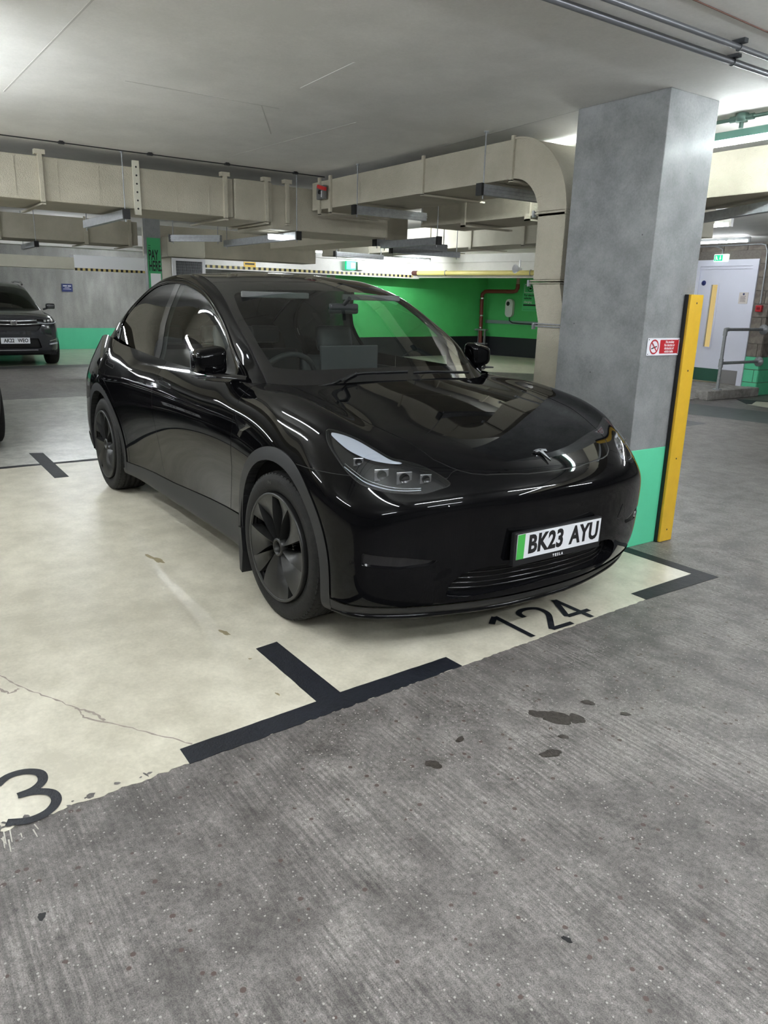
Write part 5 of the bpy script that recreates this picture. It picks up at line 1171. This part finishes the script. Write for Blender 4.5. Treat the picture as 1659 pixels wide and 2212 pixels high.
# steering wheel
Msw = Matrix.Translation((-.98, -.38, .99)) @ Matrix.Rotation(-1.15, 4, 'Y')
q = MB(); ptsw = [tuple(Msw @ Vector((.185*math.cos(a*PI/20), .185*math.sin(a*PI/20), 0))) for a in range(40)]; q.tube(ptsw, .016, 10, closed=True); sw_ = q.build('steering_wheel', INT, car)
q = MB(); q.box(-.06, -.07, -.03, .06, .07, .0, M_=Msw, bev=.015); q.box(-.01, -.18, -.012, .02, .18, .002, M_=Msw); q.tube([tuple(Msw @ Vector((0, 0, 0))), tuple(Msw @ Vector((0, 0, -.22)))], .035, 12); q.build('steering_boss', INT, sw_)
MB().box(-.905, -.20, .96, -.885, .20, 1.205, bev=.006).build('centre_screen', mat('screen_back', (.045, .048, .052), .4), car)
q = MB().box(-.98, -.10, 1.385, -.955, .10, 1.445, bev=.012); q.tube([(-.96, 0, 1.44), (-.90, 0, 1.475)], .012, 8); q.build('rear_view_mirror', INT, car)
MB().box(-1.19, -.56, 1.465, -1.17, -.12, 1.50, bev=.008).build('sun_visor', HEAD, car); MB().box(-1.19, .12, 1.465, -1.17, .56, 1.50, bev=.008).build('sun_visor', HEAD, car)
# ================= SIMPLE PARKED CARS =================
def suv_body_cage():
    c = Cage(); hw = .925
    cols = []
    zz = [.24, .27, .40, .58, .74, .90, 1.0]
    def colm(x, y, pull=(0, .03, .07, .09, .08, .03, -.08), tz=1.0, fy=1.0): return [(x+p, y*q, z if k < 6 else tz) for k, (z, p, q) in enumerate(zip(zz, pull, (.94, .97, .99, 1, 1, .985, .93)))]
    cols.append([(.76+p, 0, z) for z, p in zip(zz[:6]+[1.01], (0, .05, .08, .09, .10, .07, -.06))])
    cols.append([(.75+p, .35, z) for z, p in zip(zz[:6]+[1.01], (0, .05, .08, .09, .10, .07, -.06))])
    cols.append([(.66+p, .62, z) for z, p in zip(zz[:6]+[1.0], (0, .05, .09, .10, .10, .06, -.07))])
    cols.append([(.50+p, y, z) for z, p, y in zip(zz[:6]+[.99], (0, .03, .06, .07, .06, .02, -.07), (.80, .83, .85, .86, .86, .83, .76))])
    for x, tz in ((.22, 1.01), (-.1, 1.04), (-.45, 1.07), (-1.0, 1.08), (-1.6, 1.09), (-2.2, 1.10), (-2.7, 1.11), (-3.1, 1.12), (-3.45, 1.13)):
        cols.append([(x, hw*q, z) for z, q in zip(zz[:6]+[tz], (.95, .985, .995, 1, 1, .985, .90))])
    cols.append([(-3.62, y, z) for z, y in zip(zz[:6]+[1.14], (.78, .80, .83, .84, .84, .82, .76))])
    cols.append([(-3.74, y, z) for z, y in zip(zz[:6]+[1.15], (.58, .6, .62, .62, .62, .6, .58))]); cols.append([(-3.78, .32, z) for z in zz[:6]+[1.15]]); cols.append([(-3.79, 0, z) for z in zz[:6]+[1.15]])
    grid_cage(c, cols); top = [q[-1] for q in cols]; rows = [top[:4]]
    for k, cx, cz in ((4, .48, 1.065), (5, .12, 1.105), (6, -.22, 1.13)):
        e = top[k]; rows.append([(cx, 0, cz), (cx-.03, .35, cz-.003), (cx-.12, .62, cz-.02), e])
    grid_cage(c, rows); return mirror_cage(c)
def suv_green_cage():
    c = Cage()
    S = [[(-.20, 0, 1.10), (-.23, .3, 1.10), (-.33, .58, 1.09), (-.46, .76, 1.08), (-.50, .80, 1.07), (-.52, .84, 1.0)],
         [(-.52, 0, 1.30), (-.54, .3, 1.30), (-.61, .54, 1.29), (-.71, .69, 1.275), (-.76, .73, 1.25), (-.78, .85, 1.0)],
         [(-.88, 0, 1.50), (-.90, .29, 1.50), (-.95, .51, 1.485), (-1.03, .64, 1.46), (-1.06, .68, 1.43), (-1.1, .86, 1.0)],
         [(-1.25, 0, 1.63), (-1.26, .29, 1.625), (-1.30, .50, 1.605), (-1.34, .62, 1.57), (-1.36, .655, 1.54), (-1.4, .86, 1.0)],
         [(-1.8, 0, 1.675), (-1.8, .29, 1.67), (-1.8, .50, 1.65), (-1.8, .62, 1.61), (-1.8, .655, 1.58), (-1.8, .86, 1.0)],
         [(-2.6, 0, 1.66), (-2.6, .29, 1.655), (-2.6, .50, 1.635), (-2.6, .62, 1.595), (-2.6, .65, 1.565), (-2.6, .86, 1.0)],
         [(-3.3, 0, 1.60), (-3.3, .29, 1.595), (-3.28, .50, 1.58), (-3.25, .61, 1.54), (-3.24, .64, 1.51), (-3.2, .84, 1.0)],
         [(-3.60, 0, 1.38), (-3.6, .29, 1.38), (-3.56, .52, 1.37), (-3.5, .66, 1.35), (-3.48, .69, 1.33), (-3.45, .80, 1.0)],
         [(-3.72, 0, 1.05), (-3.7, .29, 1.05), (-3.66, .55, 1.05), (-3.6, .72, 1.05), (-3.58, .74, 1.04), (-3.55, .76, 1.0)]]
    grid_cage(c, S); return mirror_cage(c)
SB = orient(subdiv(suv_body_cage(), 3)); SG = orient(subdiv(suv_green_cage(), 3))
def make_suv(loc_, rz, label, plate, paint):
    t = empty('car', (0, 0, 0)); tag(t, label, 'car')
    GAPS.clear(); rem = SB
    for xc in (0, -2.66): _, rem = cut(rem, lambda x, y, z: np.minimum(.385-AX(x, z, xc), np.abs(y)-.6), 0)
    cl, rem = cut(rem, lambda x, y, z: np.maximum(np.minimum(np.maximum(.43-AX(x, z, 0), .43-AX(x, z, -2.66)), np.abs(y)-.6), np.where(x > .45, .31, .36)-z), .002); surf('lower_cladding', cl, CLAD, t, .004)
    LP = [(.40, .93), (.60, .915), (.78, .965), (.93, .96), (.93, .90), (.84, .84), (.60, .835), (.44, .87)]
    lm, rem = cut(rem, lambda x, y, z: np.minimum(sdf(LP, np.abs(y), z), x-.28), .004)
    for p_ in sides(lm):
        l_ = surf('headlamp', p_, LENS, t); surf('lamp_housing', p_, INT, l_, -.03)
        c_ = p_[0].mean(0); sg_ = np.sign(c_[1])
        MB().tube([(.845, sg_*.44, .865), (.78, sg_*.60, .845), (.68, sg_*.77, .85), (.63, sg_*.82, .875)], .009, 6).build('light_strip', DRL, l_)
        for k in range(3): MB().box(.70-.05*k, sg_*(.60+.075*k)-.025, .87, .735-.05*k, sg_*(.60+.075*k)+.025, .915, bev=.006).build('reflector', BRIGHT, l_)
    gr, rem = cut(rem, lambda x, y, z: np.minimum(sdf([(-.52, .80), (-.44, .71), (.44, .71), (.52, .80), (.42, .905), (-.42, .905)], y, z), x-.4), .002); g_ = surf('grille', gr, GAP, t, -.02)
    lg, rem = cut(rem, lambda x, y, z: np.minimum(sdf([(-.50, .37), (.50, .37), (.44, .56), (-.44, .56)], y, z), x-.4), .002); surf('lower_intake', lg, GAP, t, -.03)
    for zz, hw_ in ((.895, .43), (.825, .50)):
        MB().tube([(.86-.3*abs(y)**2.5, y, zz+(.02*(abs(y)/.5)**2)) for y in np.linspace(-hw_, hw_, 15)], .014, 6).build('chrome_bar', CHROME, g_)
    q = MB(); 
    for y in (-.045, .045): q.box(.885, y-.012, .815, .90, y+.012, .905)
    q.box(.885, -.045, .850, .90, .045, .868); q.build('grille_emblem', CHROME, g_)
    MB().box(.86, -.40, .33, .885, .40, .345).build('lower_trim', BRIGHT, t)
    for s_ in (-1, 1):
        MB().tube([(.72, s_*.66, .50), (.66, s_*.76, .525), (.60, s_*.82, .54)], .012, 6).build('fog_trim', CHROME, t); MB().tube([(.73, s_*.66, .44), (.66, s_*.765, .45), (.61, s_*.82, .455)], .018, 6).build('fog_lamp', DRL, t)
    hd, rem = cut(rem, lambda x, y, z: np.minimum(.70-np.abs(y), np.minimum(z-.955, x+.6)), .004); surf('bonnet', hd, paint, t); surf('body_shell', rem, paint, t)
    AR = [(-.62, .98), (-.60, 1.09), (-.82, 1.27), (-1.12, 1.44), (-1.4, 1.53), (-1.8, 1.57), (-2.6, 1.555), (-3.15, 1.49), (-3.40, 1.30), (-3.45, 1.1), (-3.45, .98)]
    dl, rest_ = cut(SG, lambda x, y, z: np.minimum(sdf(AR, x, z), np.abs(y)-.62), .003)
    for p_ in sides(dl): surf('side_window', p_, PRIV, t, -.002)
    wsx, rest_ = cut(rest_, lambda x, y, z: np.minimum(x+1.05, (.735-.19*(-x-.5))-np.abs(y)), .004); surf('windscreen', wsx, glass_mat('tinted_windscreen', (.25, .30, .30)), t); surf('roof', rest_, paint, t)
    surf('inner_gap', join(GAPS), GAP, t)
    MB().box(-3.5, -.8, .22, .6, .8, .30).box(-3.4, -.78, .30, -.3, .78, .80).box(-.9, -.78, .80, -.3, .78, 1.03).build('underbody', DARK, t)
    for s_ in (-1, 1):
        MB().tube([(-1.35, s_*.60, 1.60), (-1.5, s_*.60, 1.65), (-2.2, s_*.60, 1.67), (-3.2, s_*.59, 1.60)], .022, 8).build('roof_rail', BRIGHT, t)
        b_ = MB().box(-.76, s_*.92, 1.10, -.62, s_*1.10, 1.22, bev=.035); b_.sm = [True]*len(b_.sm); b_.build('door_mirror', paint, t)
        MB().tube([(-.68, s_*.86, 1.09), (-.68, s_*.95, 1.12)], .02, 8).build('mirror_arm', INT, t)
    pp = MB().box(.862, -.262, .555, .872, .262, .668, bev=.003).build('number_plate', PLATEW, t); pp.location = (.03, 0, -.09)
    a, b2 = plate.split()
    text_mesh('lettering', a, .10, BLACKT, pp, frame(Vector((.8725, -.115, .612)), (0, 1, 0), (0, 0, 1)), .0004, .80, .003); text_mesh('lettering', b2, .10, BLACKT, pp, frame(Vector((.8725, .135, .612)), (0, 1, 0), (0, 0, 1)), .0004, .80, .003)
    for (x, s_) in ((0, -1), (0, 1), (-2.66, -1), (-2.66, 1)):
        b_ = MB().lathe([(.22, -.11), (.25, -.115), (.315, -.115), (.34, -.10), (.347, -.06), (.347, .06), (.34, .10), (.22, .105)], 40, 'Y'); wt = b_.build('wheel_tyre', RUBBER, t); wt.location = (x, s_*.805, .347); wt.rotation_euler = (0, 0, 0 if s_ < 0 else PI)
        b_ = MB()
        for k in range(5): b_.box(.03, -.10, -.028, .225, -.07, .028, M_=Matrix.Rotation(2*PI*k/5, 4, 'Y'))
        b_.lathe([(0, -.105), (.05, -.10), (.05, -.07)], 20, 'Y').lathe([(.22, -.11), (.228, -.10), (.215, .0), (.0, .0)], 40, 'Y'); b_.build('wheel_rim', GLOSSB, wt)
    t.location = loc_; t.rotation_euler = (0, 0, rz); return t
make_suv((-14.45, .20, 0), 0, 'grey four wheel drive car facing the camera by the bare concrete wall', 'AK22 WEO', SUVP)
make_suv((-5.35, -2.245, 0), 0, 'dark car just cut by the left edge, parked behind the bay', 'YB72 TYP', PAINT)
